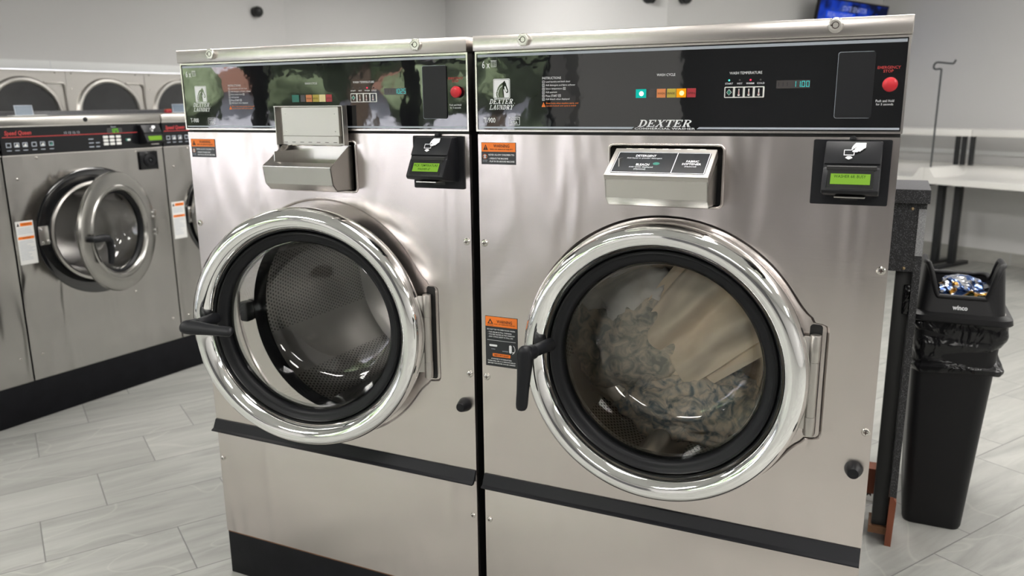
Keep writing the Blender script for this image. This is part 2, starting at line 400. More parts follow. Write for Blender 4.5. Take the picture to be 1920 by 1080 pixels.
    def build(s, name, parent=None, loc=(0, 0, 0), ang=28, recalc=False):
        if recalc: bmesh.ops.recalc_face_normals(s.bm, faces=s.bm.faces[:])
        me = bpy.data.meshes.new(name); s.bm.to_mesh(me); s.bm.free()
        for m in s.mats: me.materials.append(m)
        if ang: me.set_sharp_from_angle(angle=R(ang))
        o = bpy.data.objects.new(name, me); COL.objects.link(o); o.location = loc
        if parent: o.parent = parent
        return o

def tag(o, label, cat, group=None, kind=None):
    if label: o['label'] = label
    if cat: o['category'] = cat
    if group: o['group'] = group
    if kind: o['kind'] = kind
    return o
def thing(name, label, cat, loc=(0, 0, 0), rz=0.0, group=None):
    o = bpy.data.objects.new(name, None); COL.objects.link(o); o.location = loc; o.rotation_euler = (0, 0, rz)
    o.empty_display_size = .1
    return tag(o, label, cat, group)
def copy_tree(o, parent=None):
    c = o.copy(); COL.objects.link(c); c.parent = parent
    for ch in list(o.children): copy_tree(ch, c)
    return c
def ray_poly(cx, cz, a, poly):
    dx, dz = math.cos(a), math.sin(a); best = None; n = len(poly)
    for i in range(n):
        x0, z0 = poly[i][0]-cx, poly[i][1]-cz; x1, z1 = poly[(i+1) % n][0]-cx, poly[(i+1) % n][1]-cz
        ex, ez = x1-x0, z1-z0; den = dx*ez-dz*ex
        if abs(den) < 1e-12: continue
        t = (x0*ez-z0*ex)/den; u = (x0*dz-z0*dx)/den
        if t > 0 and -1e-9 <= u <= 1+1e-9 and (best is None or t < best): best = t
    return best
def sheet_with_hole(mb, rect, inner, c, y, mat):
    """flat plate in the XZ plane between a rectangle and an inner outline that is star-shaped about c"""
    x0, x1, z0, z1 = rect; cr = [(x0, z0), (x1, z0), (x1, z1), (x0, z1)]
    ang = [(math.atan2(p[1]-c[1], p[0]-c[0]) % (2*PI), p) for p in inner]
    for q in cr:
        a = math.atan2(q[1]-c[1], q[0]-c[0]) % (2*PI); t = ray_poly(c[0], c[1], a, inner)
        ang.append((a, (c[0]+t*math.cos(a), c[1]+t*math.sin(a))))
    ang.sort(key=lambda e: e[0]); vs = []; fs = []; n = len(ang)
    for a, p in ang:
        t = ray_poly(c[0], c[1], a, cr)
        vs += [(p[0], y, p[1]), (c[0]+t*math.cos(a), y, c[1]+t*math.sin(a))]
    for i in range(n):
        j = (i+1) % n; fs.append((2*i, 2*i+1, 2*j+1, 2*j))
    mb.raw(vs, fs, mat, False)
def strip(mb, A, ya, B, yb, mat):
    n = len(A); vs = [(p[0], ya, p[1]) for p in A]+[(p[0], yb, p[1]) for p in B]
    mb.raw(vs, [(i, n+i, n+(i+1) % n, (i+1) % n) for i in range(n)], mat)
def rrect(x0, x1, z0, z1, r, n=6):
    o = []
    for (cx, cz, a0) in ((x1-r, z1-r, 0), (x0+r, z1-r, 90), (x0+r, z0+r, 180), (x1-r, z0+r, 270)):
        for i in range(n+1):
            a = R(a0+90*i/n); o.append((cx+r*math.cos(a), cz+r*math.sin(a)))
    return o
def circle(cx, cz, r, n=160): return [(cx+r*math.cos(2*PI*i/n), cz+r*math.sin(2*PI*i/n)) for i in range(n)]
def screw(name, x, y, z, parent, r=.0085, mat='screw'):
    m = MB(); m.lathe([(r, 0), (r, -.0016), (r*.8, -.0034), (r*.45, -.0042), (.0001, -.0042)], mat, seg=20)
    m.box(-r*.5, r*.5, -.0045, -.0041, -r*.1, r*.1, 'dark_ink'); m.box(-r*.1, r*.1, -.0045, -.0041, -r*.5, r*.5, 'dark_ink')
    return m.build(name, parent, (x, y, z))
CM = [[0.906179, 0.422769, -0.010263], [0.085789, -0.207539, -0.974458], [-0.414101, 0.882153, -0.224336]]
CP = [0.85928, -1.6567, 1.41252]
FPX = 1510.454
SKY = 5.6
EXPO = 0.60
# ================================================================== the two big washers
SW = .87
CX, CZ = .440, .860
HX = .752
def tab_outline():
    """recess around the door: a circle joined to the rounded tab that holds the hinge"""
    out = []
    n = 360
    ks = []
    for i in range(n):
        a = 2*PI*i/n; r = .3185
        dx, dz = math.cos(a), math.sin(a); hx = .776-CX; zt, zb = .978-CZ, .730-CZ
        t = hx/dx if dx > 1e-6 else 9
        z = t*dz
        if z > zt: t = zt/dz
        if z < zb: t = zb/dz
        if dx > 0 and t > r and t < .5: r = t
        ks.append(r)
    for _ in range(2): ks = [(ks[i-1]*1+ks[i]*2+ks[(i+1) % n])/4 for i in range(n)]
    for it in range(3):                      # fillet where the tab meets the circle
        ks = [max(ks[i], sum(ks[(i+j) % n] for j in range(-4, 5))/9) if ks[i] < .33 else ks[i] for i in range(n)]
    return [(CX+k*math.cos(2*PI*i/n), CZ+k*math.sin(2*PI*i/n)) for i, k in enumerate(ks)]
TAB = tab_outline()
def shrink(pts, d, c=(CX, CZ)):
    o = []
    for p in pts:
        v = Vector((p[0]-c[0], p[1]-c[1])); L = v.length; v *= (L-d)/L; o.append((c[0]+v.x, c[1]+v.y))
    return o
def warn_sign(mb, x, z, w, h, y=-.0012):
    """orange header with a hazard triangle, black field with white lines"""
    mb.box(x, x+w, y+.0004, -.0001, z-h, z, 'label_black')
    hh = h*.42
    mb.rect(x+w*.012, x+w*.988, z-hh, z-h*.012, y, 'orange')
    y -= .0003
    mb.poly([(x+w*.06, z-hh*.82), (x+w*.20, z-hh*.82), (x+w*.13, z-hh*.2)], y, 'dark_ink')
    mb.rect(x+w*.124, x+w*.136, z-hh*.62, z-hh*.40, y-.0002, 'orange'); mb.rect(x+w*.124, x+w*.136, z-hh*.74, z-hh*.67, y-.0002, 'orange')
    mb.text('WARNING', x+w*.36, x+w*.82, z-hh*.54, z-hh*.2, y, 'dark_ink', bold=.012)
    mb.text('RISK OF SERIOUS INJURY', x+w*.26, x+w*.92, z-hh*.84, z-hh*.66, y, 'dark_ink', bold=.02)
    mb.text('NEVER ALLOW CHILDREN TO:', x+w*.21, x+w*.96, z-h*.60, z-h*.52, y, 'white_ink', bold=.02)
    mb.text('- OPERATE THE MACHINE', x+w*.22, x+w*.78, z-h*.77, z-h*.69, y, 'white_ink', bold=.02)
    mb.text('- PLAY IN OR AROUND MACHINE', x+w*.22, x+w*.96, z-h*.90, z-h*.82, y, 'white_ink', bold=.02)
    cx, cz, r = x+w*.105, z-h*.64, w*.062
    for i in range(24):
        a, b = 2*PI*i/24, 2*PI*(i+1)/24
        mb.raw([(cx+r*math.cos(a), y, cz+r*math.sin(a)), (cx+r*math.cos(b), y, cz+r*math.sin(b)), (cx+.84*r*math.cos(b), y, cz+.84*r*math.sin(b)), (cx+.84*r*math.cos(a), y, cz+.84*r*math.sin(a))], [(0, 1, 2, 3)], 'orange', False)
    def st(ax, az, bx, bz, t=.0011):
        d = Vector((bx-ax, bz-az)).normalized()*t; nx, nz = -d.y, d.x
        mb.raw([(cx+ax-nx, y, cz+az-nz), (cx+bx-nx, y, cz+bz-nz), (cx+bx+nx, y, cz+bz+nz), (cx+ax+nx, y, cz+az+nz)], [(0, 1, 2, 3)], 'white_ink', False)
    st(0, .002, .0005, -.0014); st(0, -.0012, -.003, -.0045); st(.0005, -.0012, .003, -.0042); st(-.0032, .001, .0032, .0018)
    mb.poly([(cx+.0012*math.cos(k), cz+.0034+.0012*math.sin(k)) for k in [2*PI*i/10 for i in range(10)]], y, 'white_ink')
    mb.text('CHILDREN', x+w*.035, x+w*.175, z-h*.83, z-h*.79, y, 'grey_ink'); mb.text('PLAYING', x+w*.04, x+w*.17, z-h*.89, z-h*.85, y, 'grey_ink')
def tall_sign(mb, x0, x1, z0, z1, y=-.0012):
    w, h = x1-x0, z1-z0
    X = lambda f: x0+w*f
    Z = lambda f: z1-h*f
    mb.box(x0, x1, y+.0004, -.0001, z0, z1, 'label_black'); mb.rect(X(.01), X(.99), Z(.20), Z(.006), y, 'orange'); y -= .0003
    T = lambda s, a, b, c, d, m='white_ink', bo=.015: mb.text(s, X(a), X(b), Z(d), Z(c), y, m, bold=bo)
    mb.poly([(X(.07), Z(.15)), (X(.25), Z(.15)), (X(.16), Z(.045))], y, 'dark_ink')
    mb.poly([(X(.12), Z(.135)), (X(.20), Z(.135)), (X(.16), Z(.085))], y-.0002, 'orange')
    T('MOVING PARTS', .07, .26, .165, .185, 'dark_ink'); T('WARNING', .36, .84, .065, .125, 'dark_ink'); T('RISK OF SERIOUS INJURY', .28, .94, .14, .165, 'dark_ink')
    T('DO NOT TRY TO OPEN DOOR WHEN:', .06, .93, .245, .27)
    T('- THE DRUM IS STILL TURNING', .08, .82, .30, .325); T('- YOU SEE WATER IN THE WINDOW', .08, .92, .345, .37); T('- ANY CYCLE LIGHT IS STILL ON', .08, .86, .39, .415)
    mb.rect(X(.06), X(.94), Z(.478), Z(.472), y, 'white_ink')
    mb.poly(rrect(X(.12), X(.37), Z(.60), Z(.56), h*.018, 4), y, 'white_ink'); mb.poly(rrect(X(.74), X(.82), Z(.70), Z(.54), w*.035, 4), y, 'white_ink')
    T('OPEN', .18, .30, .645, .66, 'grey_ink'); T('LOCKED', .53, .71, .665, .685, 'grey_ink')
    for i in range(8):
        a, b = R(55-16*i), R(55-16*(i+1)); c = (X(.80), Z(.62)); r0, r1 = w*.13, w*.115
        mb.raw([(c[0]+r*math.cos(t), y, c[1]+r*1.15*math.sin(t)) for (r, t) in ((r0, a), (r0, b), (r1, b), (r1, a))], [(3, 2, 1, 0)], 'white_ink', False)
    mb.poly([(X(.83), Z(.672)), (X(.92), Z(.665)), (X(.865), Z(.70))], y, 'white_ink')
    mb.poly(rrect(X(.22), X(.78), Z(.80), Z(.735), h*.015, 4), y, 'orange'); mb.text('IMPORTANT', X(.27), X(.73), Z(.785), Z(.75), y-.0002, 'dark_ink', bold=.015)
    T('IF POWER IS INTERRUPTED:', .18, .82, .835, .858); T('THERE WILL BE A 2-3 MINUTE DELAY', .06, .94, .88, .903); T('BEFORE THE DOOR CAN BE OPENED', .07, .93, .925, .948)

HAND = [(880, 195), (735, 195), (705, 225), (682, 262), (675, 303), (690, 300), (718, 266), (752, 249), (766, 260), (735, 285), (690, 311), (692, 325), (722, 331), (742, 318), (758, 331), (785, 314), (800, 325), (812, 306), (830, 300), (828, 290), (850, 279), (878, 265)]
def card_icon(mb, sx, cx, ztop, sz, y, mat='white_ink'):
    f = lambda p: (cx+(p[0]-675)*sx, ztop-(p[1]-195)*sz)
    mb.poly([f(p) for p in HAND], y, mat)
    for (a, b, c, d) in ((572, 297, 676, 305), (572, 297, 581, 377), (572, 368, 724, 377), (714, 336, 724, 377)):
        p, q = f((a, d)), f((c, b)); mb.rect(p[0], q[0], p[1], q[1], y, mat)
    mb.poly([f(p) for p in [(628, 390), (675, 390), (672, 411), (705, 413), (650, 438), (597, 413), (628, 411)]], y, mat)

def big_washer(loc, label, open_door, ajar, box_open, lcd_lines, lamps, digits, bumper_r):
    W = thing('front_load_washer', label, 'washing machine', loc, 0, 'large stainless washers standing side by side')
    # ---- cabinet
    m = MB(); m.box(.001, SW-.001, .012, .84, .146, 1.522, 'black_side', .002)
    m2 = MB()
    # open tub mouth: the cabinet is a shell, so leave out its front where the drum sits
    m.bm.free(); m = MB()
    m.box(.001, .014, .004, .84, .146, 1.522, 'black_side'); m.box(SW-.014, SW-.001, .004, .84, .146, 1.522, 'black_side')
    m.box(.014, SW-.014, .82, .84, .146, 1.522, 'black_side'); m.box(.014, SW-.014, .012, .82, .146, .16, 'black_side'); m.box(.014, SW-.014, .012, .82, 1.50, 1.522, 'black_side')
    m.build('cabinet', W)
    # ---- front panel
    m = MB(); top = rrect(.316, .551, 1.2005, 1.323, .010)
    sheet_with_hole(m, (0, SW, 1.19, 1.3428), top, (.433, 1.262), 0, 'steel')
    strip(m, top, 0, shrink(top, -.001, (.433, 1.262)), .03, 'steel'); m.tube([(p[0], -.0005, p[1]) for p in shrink(top, -.003, (.433, 1.262))], .0030, 'steel', 8, True)
    m.rect(.310, .556, 1.19, 1.33, .03, 'black_side')
    sheet_with_hole(m, (0, SW, .497, 1.19), TAB, (CX, CZ), 0, 'steel')
    A = shrink(TAB, .003); B = shrink(TAB, .006)
    strip(m, TAB, 0, A, .0022, 'steel'); strip(m, A, .0022, B, .0062, 'steel')
    hole = circle(CX, CZ, .262, 360)
    strip(m, B, .0062, hole, .0062, 'steel'); strip(m, hole, .0062, circle(CX, CZ, .258, 360), .05, 'rubber')
    m.box(0, SW, .0002, .012, 1.3408, 1.3428, 'steel'); m.box(0, .002, .0002, .012, .497, 1.3428, 'steel'); m.box(SW-.002, SW, .0002, .012, .497, 1.3428, 'steel')
    m.prism(rrect(.7390, .7630, .736, .974, .007), .0055, .0062, 'black_side', 'y')
    fp = m.build('front_panel', W)
    for (sx, sz) in ((.012, 1.093), (SW-.012, 1.093), (.012, .764), (SW-.012, .764)): screw('panel_screw', sx, 0, sz, W)
    # rubber door stop on the front panel
    m = MB(); m.lathe([(.018, 0), (.0175, -.004), (.0125, -.022), (.0105, -.026), (.0001, -.027)], 'rubber', seg=32); m.build('door_bumper', W, (.842, 0, .682))
    # ---- drip trim and lower panel
    m = MB(); m.prism([(0, .509), (-.004, .508), (-.016, .484), (-.024, .481), (-.024, .477), (-.014, .476), (0, .488)], .001, SW-.001, 'plastic_soft', 'x', .0008); m.build('drip_trim', W)
    m = MB(); m.box(0, SW, 0, .012, .143, .497, 'steel', .0015); m.build('lower_panel', W)
    for sx in (.012, SW-.012): screw('panel_screw', sx, 0, .383, W, .007)
    # ---- console
    m = MB()
    m.box(-.002, SW+.002, -.004, .02, 1.3495, 1.3535, 'lid_steel'); m.box(-.002, SW+.002, -.004, .02, 1.519, 1.523, 'lid_steel')
    m.box(-.002, .002, -.004, .02, 1.3535, 1.519, 'lid_steel'); m.box(SW-.002, SW+.002, -.004, .02, 1.3535, 1.519, 'lid_steel'); m.box(.002, SW-.002, .006, .02, 1.342, 1.523, 'black_side')
    con = m.build('console_frame', W)
    m = MB(); y = -.0022
    m.box(.002, SW-.002, y, .006, 1.3535, 1.519, 'gloss')
    y -= .0003
    m.rect(.004, SW-.004, 1.511, 1.5165, y, 'grey_ink')
    m.raw([(.004, y, 1.3565), (.362, y, 1.3565), (.367, y, 1.3603), (.004, y, 1.3603)], [(0, 1, 2, 3)], 'grey_ink', False)
    m.raw([(.497, y, 1.3565), (SW-.004, y, 1.3565), (SW-.004, y, 1.3603), (.502, y, 1.3603)], [(0, 1, 2, 3)], 'grey_ink', False)
    m.glyphs('DEXTER', .374, .490, 1.3607, 1.3748, y, 'white_ink', .42)
    m.text('COMMERCIAL WASHER', .368, .494, 1.3553, 1.3590, y, 'white_ink', bold=.012)
    # emblem: a horse head on a white tile, and the two-line name
    m.poly(rrect(.042, .083, 1.4215, 1.4640, .003, 4), y, 'white_ink'); m.poly(rrect(.0432, .0818, 1.4227, 1.4628, .0025, 4), y-.0002, 'gloss')
    m.poly(rrect(.0440, .0810, 1.4235, 1.4620, .002, 4), y-.0004, 'white_ink')
    hp = [(.18, 0), (.14, .16), (.17, .38), (.26, .58), (.40, .76), (.58, .86), (.72, .98), (.76, .86), (.80, .84), (.84, .70), (.95, .42), (.96, .30), (.86, .24), (.78, .30), (.70, .44), (.58, .54), (.56, .42), (.60, .22), (.68, 0)]
    m.poly([(.0445+p[0]*.036, 1.4237+p[1]*.037) for p in hp], y-.0006, 'gloss')
    for k in range(5):
        a, b = .20+.11*k, .30+.10*k
        m.raw([(.0445+(.10+.10*k-.09)*.036, y-.0008, 1.4237+a*.037), (.0445+(.20+.10*k)*.036, y-.0008, 1.4237+b*.037), (.0445+(.22+.10*k)*.036, y-.0008, 1.4237+(b+.035)*.037)], [(0, 1, 2)], 'white_ink' if k % 2 else 'gloss', False)
    m.tube([(.0445+p[0]*.036, y-.0007, 1.4237+p[1]*.037) for p in ((.27, .02), (.24, .2), (.30, .42), (.42, .6), (.56, .68))], .0007, 'white_ink', 6)
    m.poly([(.0445+p[0]*.036, 1.4237+p[1]*.037) for p in ((.70, .62), (.76, .66), (.90, .36), (.82, .30), (.72, .46))], y-.0009, 'white_ink')
    m.glyphs('DEXTER', .031, .092, 1.4098, 1.4205, y, 'white_ink', .3); m.glyphs('LAUNDRY', .031, .092, 1.3975, 1.4075, y, 'white_ink', .3)
    m.poly([(.0935+.0008*math.cos(PI*k/4), 1.411+.0008*math.sin(PI*k/4)) for k in range(8)], y, 'white_ink')
    m.text('6 x', .015, .034, 1.487, 1.503, y, 'white_ink', bold=.01)
    m.frame(.0375, .050, 1.4895, 1.5015, .0007, y, 'white_ink')
    for k in (1, 2): m.rect(.0375, .050, 1.4895+.004*k, 1.490+.004*k, y, 'white_ink'); m.rect(.0375+.0042*k, .038+.0042*k, 1.4895, 1.5015, y, 'white_ink')
    m.rect(.0365, .051, 1.5025, 1.5035, y, 'white_ink')
    m.text('T-900', .0165, .046, 1.3685, 1.380, y, 'white_ink', bold=.012)
    m.frame(.080, .106, 1.3635, 1.381, .0009, y, 'white_ink'); m.text('MADE IN', .0835, .1025, 1.3750, 1.3782, y, 'white_ink'); m.text('USA', .0855, .1005, 1.3657, 1.3725, y, 'white_ink', bold=.012)
    m.text('INSTRUCTIONS', .160, .2035, 1.4605, 1.4655, y, 'white_ink')
    rows = ['Load laundry and latch door', 'Add detergent and fabric softener', 'Select temperature', 'Add payment', 'Press START', 'Add bleach when displayed']
    wd = [.0565, .068, .0385, .0265, .0275, .055]
    for i, t in enumerate(rows):
        z = 1.4530-i*.0073; m.text(t, .168, .168+wd[i], z-.0004, z+.0042, y, 'white_ink'); m.frame(.160, .1655, z-.0008, z+.0047, .0006, y, 'white_ink'); m.text(str(i+1), .1618 if i else .1624, .1637 if i else .1630, z+.0006, z+.0034, y, 'white_ink')
    m.frame(.2085, .2140, 1.4380, 1.4432, .0006, y, 'white_ink'); m.text('B', .2103, .2122, 1.4394, 1.4419, y, 'white_ink'); m.frame(.1975, .203, 1.4232, 1.4285, .0006, y, 'white_ink'); m.text('A', .1993, .2012, 1.4246, 1.4272, y, 'white_ink')
    m.poly([(.1585, 1.4025), (.1675, 1.4025), (.163, 1.4125)], y, 'orange'); m.rect(.1626, .1634, 1.4060, 1.4095, y-.0002, 'label_black'); m.rect(.1626, .1634, 1.4038, 1.4050, y-.0002, 'label_black')
    m.text('Door locks when machine starts, and', .169, .243, 1.4080, 1.4118, y, 'orange'); m.text('remains locked until cycle is ended', .169, .238, 1.4025, 1.4063, y, 'orange')
    m.text('WASH CYCLE', .412, .450, 1.4615, 1.4665, y, 'white_ink'); m.text('WASH TEMPERATURE', .557, .6185, 1.4615, 1.4665, y, 'white_ink')
    for i, t in enumerate(('START', 'HOT', 'WARM', 'COLD')):
        c = (.557, .5775, .597, .617)[i]; w = (.0075, .005, .0075, .007)[i]; m.text(t, c-w, c+w, 1.4425, 1.4458, y, 'white_ink', bold=.01)
    m.text('EMERGENCY', .821, .859, 1.4650, 1.4700, y, 'red_ink', bold=.01); m.text('STOP', .831, .8475, 1.4585, 1.4635, y, 'red_ink', bold=.01)
    m.text('Push and Hold', .8225, .853, 1.4063, 1.4108, y, 'white_ink'); m.text('for 3 seconds', .8235, .852, 1.4005, 1.4045, y, 'white_ink')
    pan = m.build('control_panel', W)
    yf = -.0022
    for i, (x0, x1, mt, tx) in enumerate(((.369, .391, lamps[0], ''), (.396, .411, 'vfd_dim', ''), (.413, .4315, 'orange_off', 'WASH'), (.434, .4525, 'yellow_off', 'RINSE'), (.4535, .473, lamps[1], ''), (.4745, .4925, 'red_off', 'SPIN'))):
        m = MB(); m.box(x0, x1, yf-.0008, yf, 1.4190, 1.4365, mt, .0004, 1)
        if tx: m.text(tx, x0+.002, x1-.002, 1.4255, 1.4295, yf-.0012, 'dark_ink')
        lit = mt.endswith('_on')
        if lit: m.lathe([(.0048, -.0009), (.003, -.0022), (.0001, -.0028)], 'bulb_core' if 'teal' in mt else 'amber_core', ((x0+x1)/2+.001, yf, 1.4275), 20)
        m.build('indicator_lamp', pan)
    m = MB(); m.prism(rrect(.5485, .6245, 1.4170, 1.4382, .002, 4), yf-.0006, yf, 'label_white', 'y'); kb = m.build('button_bezel', pan)
    for i in range(4):
        x = .5505+i*.0188; m = MB(); m.box(x, x+.0148, yf-.0018, yf-.0005, 1.4188, 1.4364, 'gloss', .0005, 1); yy = yf-.0022
        if i == 0: m.poly([(x+.0074, 1.4215), (x+.0125, 1.4276), (x+.0074, 1.4337), (x+.0023, 1.4276)], yy, 'label_white'); m.poly([(x+.0074, 1.4227), (x+.0116, 1.4276), (x+.0074, 1.4325), (x+.0032, 1.4276)], yy-.0002, 'teal_off')
        else:
            m.rect(x+.0063, x+.0085, 1.4235, 1.4340, yy, 'label_white'); m.poly(circle(x+.0074, 1.4225, .0022, 12), yy, 'label_white')
            m.rect(x+.0069, x+.0079, 1.4225, 1.4240+.0024*(4-i), yy-.0002, 'red_ink')
        m.build('temperature_button', pan)
    for i, on in enumerate((lamps[2], None, 'led_red', None)):
        c = (.5568, .5770, .5975, .6165)[i]; m = MB(); m.lathe([(.0018, 0), (.0016, -.001), (.0001, -.0016)], on or 'vfd_dim', seg=14); m.build('status_light', pan, (c, yf, 1.4505))
    m = MB(); m.box(.646, .707, yf-.0006, yf, 1.4335, 1.4485, 'vfd_dim')
    m.seg7(digits, .676, 1.4358, .0058, .0108, .0022, yf-.0011, 'vfd')
    for k in range(3): m.rect(.650+k*.0078, .6508+k*.0078, 1.4378, 1.4450, yf-.0010, 'label_black')
    m.build('time_display', pan)
    m = MB(); m.prism(rrect(.7530, .8155, 1.3775, 1.4968, .004, 5), yf-.0022, yf, 'grey_ink', 'y'); m.prism(rrect(.7537, .8165, 1.3782, 1.4961, .004, 5), yf-.0026, yf-.0005, 'slot_cover', 'y'); m.build('coin_slot_cover', pan)
    m = MB(); m.lathe([(.0105, 0), (.0105, -.004), (.0128, -.0055), (.0130, -.009), (.0122, -.0115), (.009, -.0135), (.004, -.0144), (.0001, -.0145)], 'red_btn', seg=40); m.build('emergency_stop_button', pan, (.844, yf, 1.4372))
    # ---- lid with two tubular key locks
    m = MB(); m.box(-.0035, SW+.0035, -.011, .60, 1.5240, 1.5565, 'lid_steel', .0016); lid = m.build('lid', W)
    for lx in (.1215, .745):
        m = MB(); m.lathe([(.0135, 0), (.0135, -.005), (.0125, -.0075), (.0110, -.0086), (.0090, -.0088), (.0085, -.0080), (.0001, -.0080)], 'nickel', seg=40)
        m.lathe([(.0064, -.0079), (.0064, -.0085), (.0050, -.0085), (.0050, -.0079)], 'dark_ink', seg=24); m.box(-.0085, -.0045, -.0092, -.0078, -.001, .001, 'dark_ink')
        for k in range(6):
            a = PI/3*k; m.cyl((.0122*math.cos(a), -.0045, .0122*math.sin(a)), (.0122*math.cos(a), -.0082, .0122*math.sin(a)), .0016, 'nickel', seg=8)
        m.build('lid_lock', lid, (lx, -.011, 1.5435))
    # ---- soap box
    m = MB(); x0, x1 = .334, .5415; t = .002
    prof = [(.004, 1.204), (-.066, 1.206), (-.083, 1.222), (-.090, 1.264), (-.010, 1.313), (.004, 1.313)]
    m.prism(prof, x0, x0+t, 'steel_plain'); m.prism(prof, x1-t, x1, 'steel_plain')
    m.prism([(-.090, 1.264), (-.083, 1.222), (-.083+t, 1.222), (-.090+t, 1.264)], x0, x1, 'steel_plain'); m.prism([(-.083, 1.222), (-.066, 1.206), (-.066, 1.208), (-.083+t, 1.2228)], x0, x1, 'steel_plain')
    m.prism([(-.066, 1.206), (.004, 1.204), (.004, 1.206), (-.066, 1.208)], x0, x1, 'steel_plain'); m.box(x0, x1, .002, .004, 1.204, 1.313, 'steel_plain')
    m.prism([(-.0895, 1.266), (-.0895, 1.2625), (-.075, 1.2725), (-.075, 1.2745)], x0, x1, 'steel_plain')
    m.prism([(-.085, 1.2685), (-.013, 1.3125), (-.013, 1.309), (-.085, 1.265)], x0+t, x0+.022, 'steel_plain'); m.box(x0+.022, x0+.024, -.07, .002, 1.24, 1.30, 'steel_plain')
    sb = m.build('soap_box', W)
    sl = math.atan2(.047, .080)      # the closed lid slopes down and forward
    L = .0955; w = x1-x0+.002
    m = MB()                         # lid in its own frame: x along, z up the lid, -y outward
    m.box(0, w, -.0025, 0, 0, L, 'box_steel', .0006, 1)
    m.box(0, w, 0, .018, 0, .002, 'box_steel'); m.box(0, .002, 0, .016, .002, L, 'box_steel'); m.box(w-.002, w, 0, .016, .002, L, 'box_steel')
    if box_open:
        m.box(.018, w-.016, .001, .011, .003, L-.022, 'box_steel', .0008, 1)
        m.box(.020, w-.018, .001, .0125, L-.022, L-.004, 'box_steel', .0005, 1)
        for q in range(7): m.box(.022+q*.0255, .033+q*.0255, .0124, .0128, L-.0075, L-.0062, 'dark_ink')
        for rx in (.030, w-.028):
            for rz in (.020, .062): m.lathe([(.0022, 0), (.0015, .0012), (.0001, .0016)], 'chrome', (rx, .010, rz), 10)
    ld = m.build('soap_box_lid', W)
    ld.parent = sb
    m = MB(); n = 13
    for k in range(n): m.cyl((.022+k*(w-.044)/n, 0, 0), (.022+(k+.94)*(w-.044)/n, 0, 0), .0032 if k % 2 == 0 else .0029, 'screw', seg=12)
    m.build('piano_hinge', sb, (x0-.001, -.011, 1.3145))
    if box_open:
        ld.rotation_euler = (R(180.5), 0, 0); ld.location = (x0-.001, -.0150, 1.3145+L)
    else:
        ld.rotation_euler = (-(PI/2-sl), 0, 0); ld.location = (x0-.001, -.0935, 1.2665)
        m = MB(); yy = -.0028
        m.prism(rrect(.010, w-.008, .008, L-.013, .004, 4), yy-.0002, yy+.0006, 'label_black', 'y'); a = yy-.0005
        m.frame(.0115, w-.0095, .0095, L-.0145, .0013, a, 'white_ink'); m.rect(.134, .1353, .0095, L-.0145, a, 'white_ink')
        m.text('DETERGENT', .050, .092, .0645, .0720, a, 'white_ink', bold=.012); m.text('Add liquid or powder detergent', .033, .106, .0570, .0620, a, 'white_ink')
        m.text('BLEACH', .058, .085, .0335, .0410, a, 'white_ink', bold=.012); m.text('Add when displayed', .045, .094, .0262, .0310, a, 'white_ink'); m.text('(Optional)', .057, .081, .0185, .0240, a, 'white_ink')
        m.poly([(.0985+.007*math.cos(PI*k/10), .0415+.0048*math.sin(PI*k/10)) for k in range(20)], a, 'teal_off')
        m.text('FABRIC', .157, .182, .0480, .0550, a, 'white_ink', bold=.012); m.text('SOFTENER', .150, .188, .0390, .0455, a, 'white_ink', bold=.012); m.text('(Optional)', .157, .180, .0310, .0360, a, 'white_ink')
        lb = m.build('soap_label', sb); lb.rotation_euler = ld.rotation_euler; lb.location = ld.location
    # ---- card reader
    m = MB(); m.prism(rrect(.7215, .8575, 1.2165, 1.3385, .003, 4), -.004, .0002, 'plastic_soft', 'y')
    m.box(.776, .806, -.0055, -.003, 1.2255, 1.2310, 'black_side'); m.lathe([(.006, -.004), (.006, -.009), (.003, -.0105), (.0001, -.0108)], 'plastic', (.790, 0, 1.3395), 20)
    rd = m.build('card_reader', W)
    m = MB(); rp = [(-.003, 1.336), (-.030, 1.3365), (-.0545, 1.2975), (-.0515, 1.2960), (-.0545, 1.2890), (-.0565, 1.2885), (-.0790, 1.2510), (-.0740, 1.2440), (-.003, 1.2330)]
    m.prism(rp, .745, .842, 'plastic', 'x', .0022)
    for (a, b, ya) in ((.745, .842, 0),):
        pass
    m.build('reader_housing', rd)
    up = Vector((0, .053, .0855)).normalized(); xx = Vector((1, 0, 0)); inn = up.cross(xx)
    fm = Matrix((( 1, 0, 0, 0), (0, inn.y, up.y, 0), (0, inn.z, up.z, 0), (0, 0, 0, 1)))
    m = MB(); m.M = Matrix.Translation((0, -.0790, 1.2510)) @ fm
    m.box(.753, .8325, -.0012, .002, .003, .0430, 'gloss', .001, 1); m.box(.7595, .8265, -.0018, -.001, .0120, .0330, 'lcd')
    for (t, a, b, c, d) in lcd_lines: m.text(t, a, b, c, d, -.0022, 'lcd_ink', bold=.005)
    m.build('reader_screen', rd)
    m = MB(); m.M = Matrix.Translation((0, -.0305, 1.3365)) @ fm
    card_icon(m, 1.18e-4, .790, -.004, 1.42e-4, -.0022); m.build('card_symbol', rd)
    m = MB(); m.box(.768, .820, -.072, -.040, 1.2365, 1.2395, 'steel_plain', .0006, 1); m.build('card_slot_lip', rd)
    m = MB(); m.box(.751, .836, -.0590, -.0500, 1.2860, 1.2935, 'black_side', .001, 1); m.build('card_slot', rd)
    # ---- warning stickers
    m = MB(); warn_sign(m, .0085, 1.3250, .0865, .0490); m.build('warning_sticker', W)
    # ---- drum
    m = MB(); m.lathe([(.270, .052), (.331, .056), (.331, .60)], 'perf_cyl'); dr = m.build('drum', W, (CX, 0, CZ))
    m = MB(); m.lathe([(.331, .60), (.300, .61), (.10, .60), (.075, .59), (.0001, .588)], 'perf_back'); m.build('drum_back', dr)
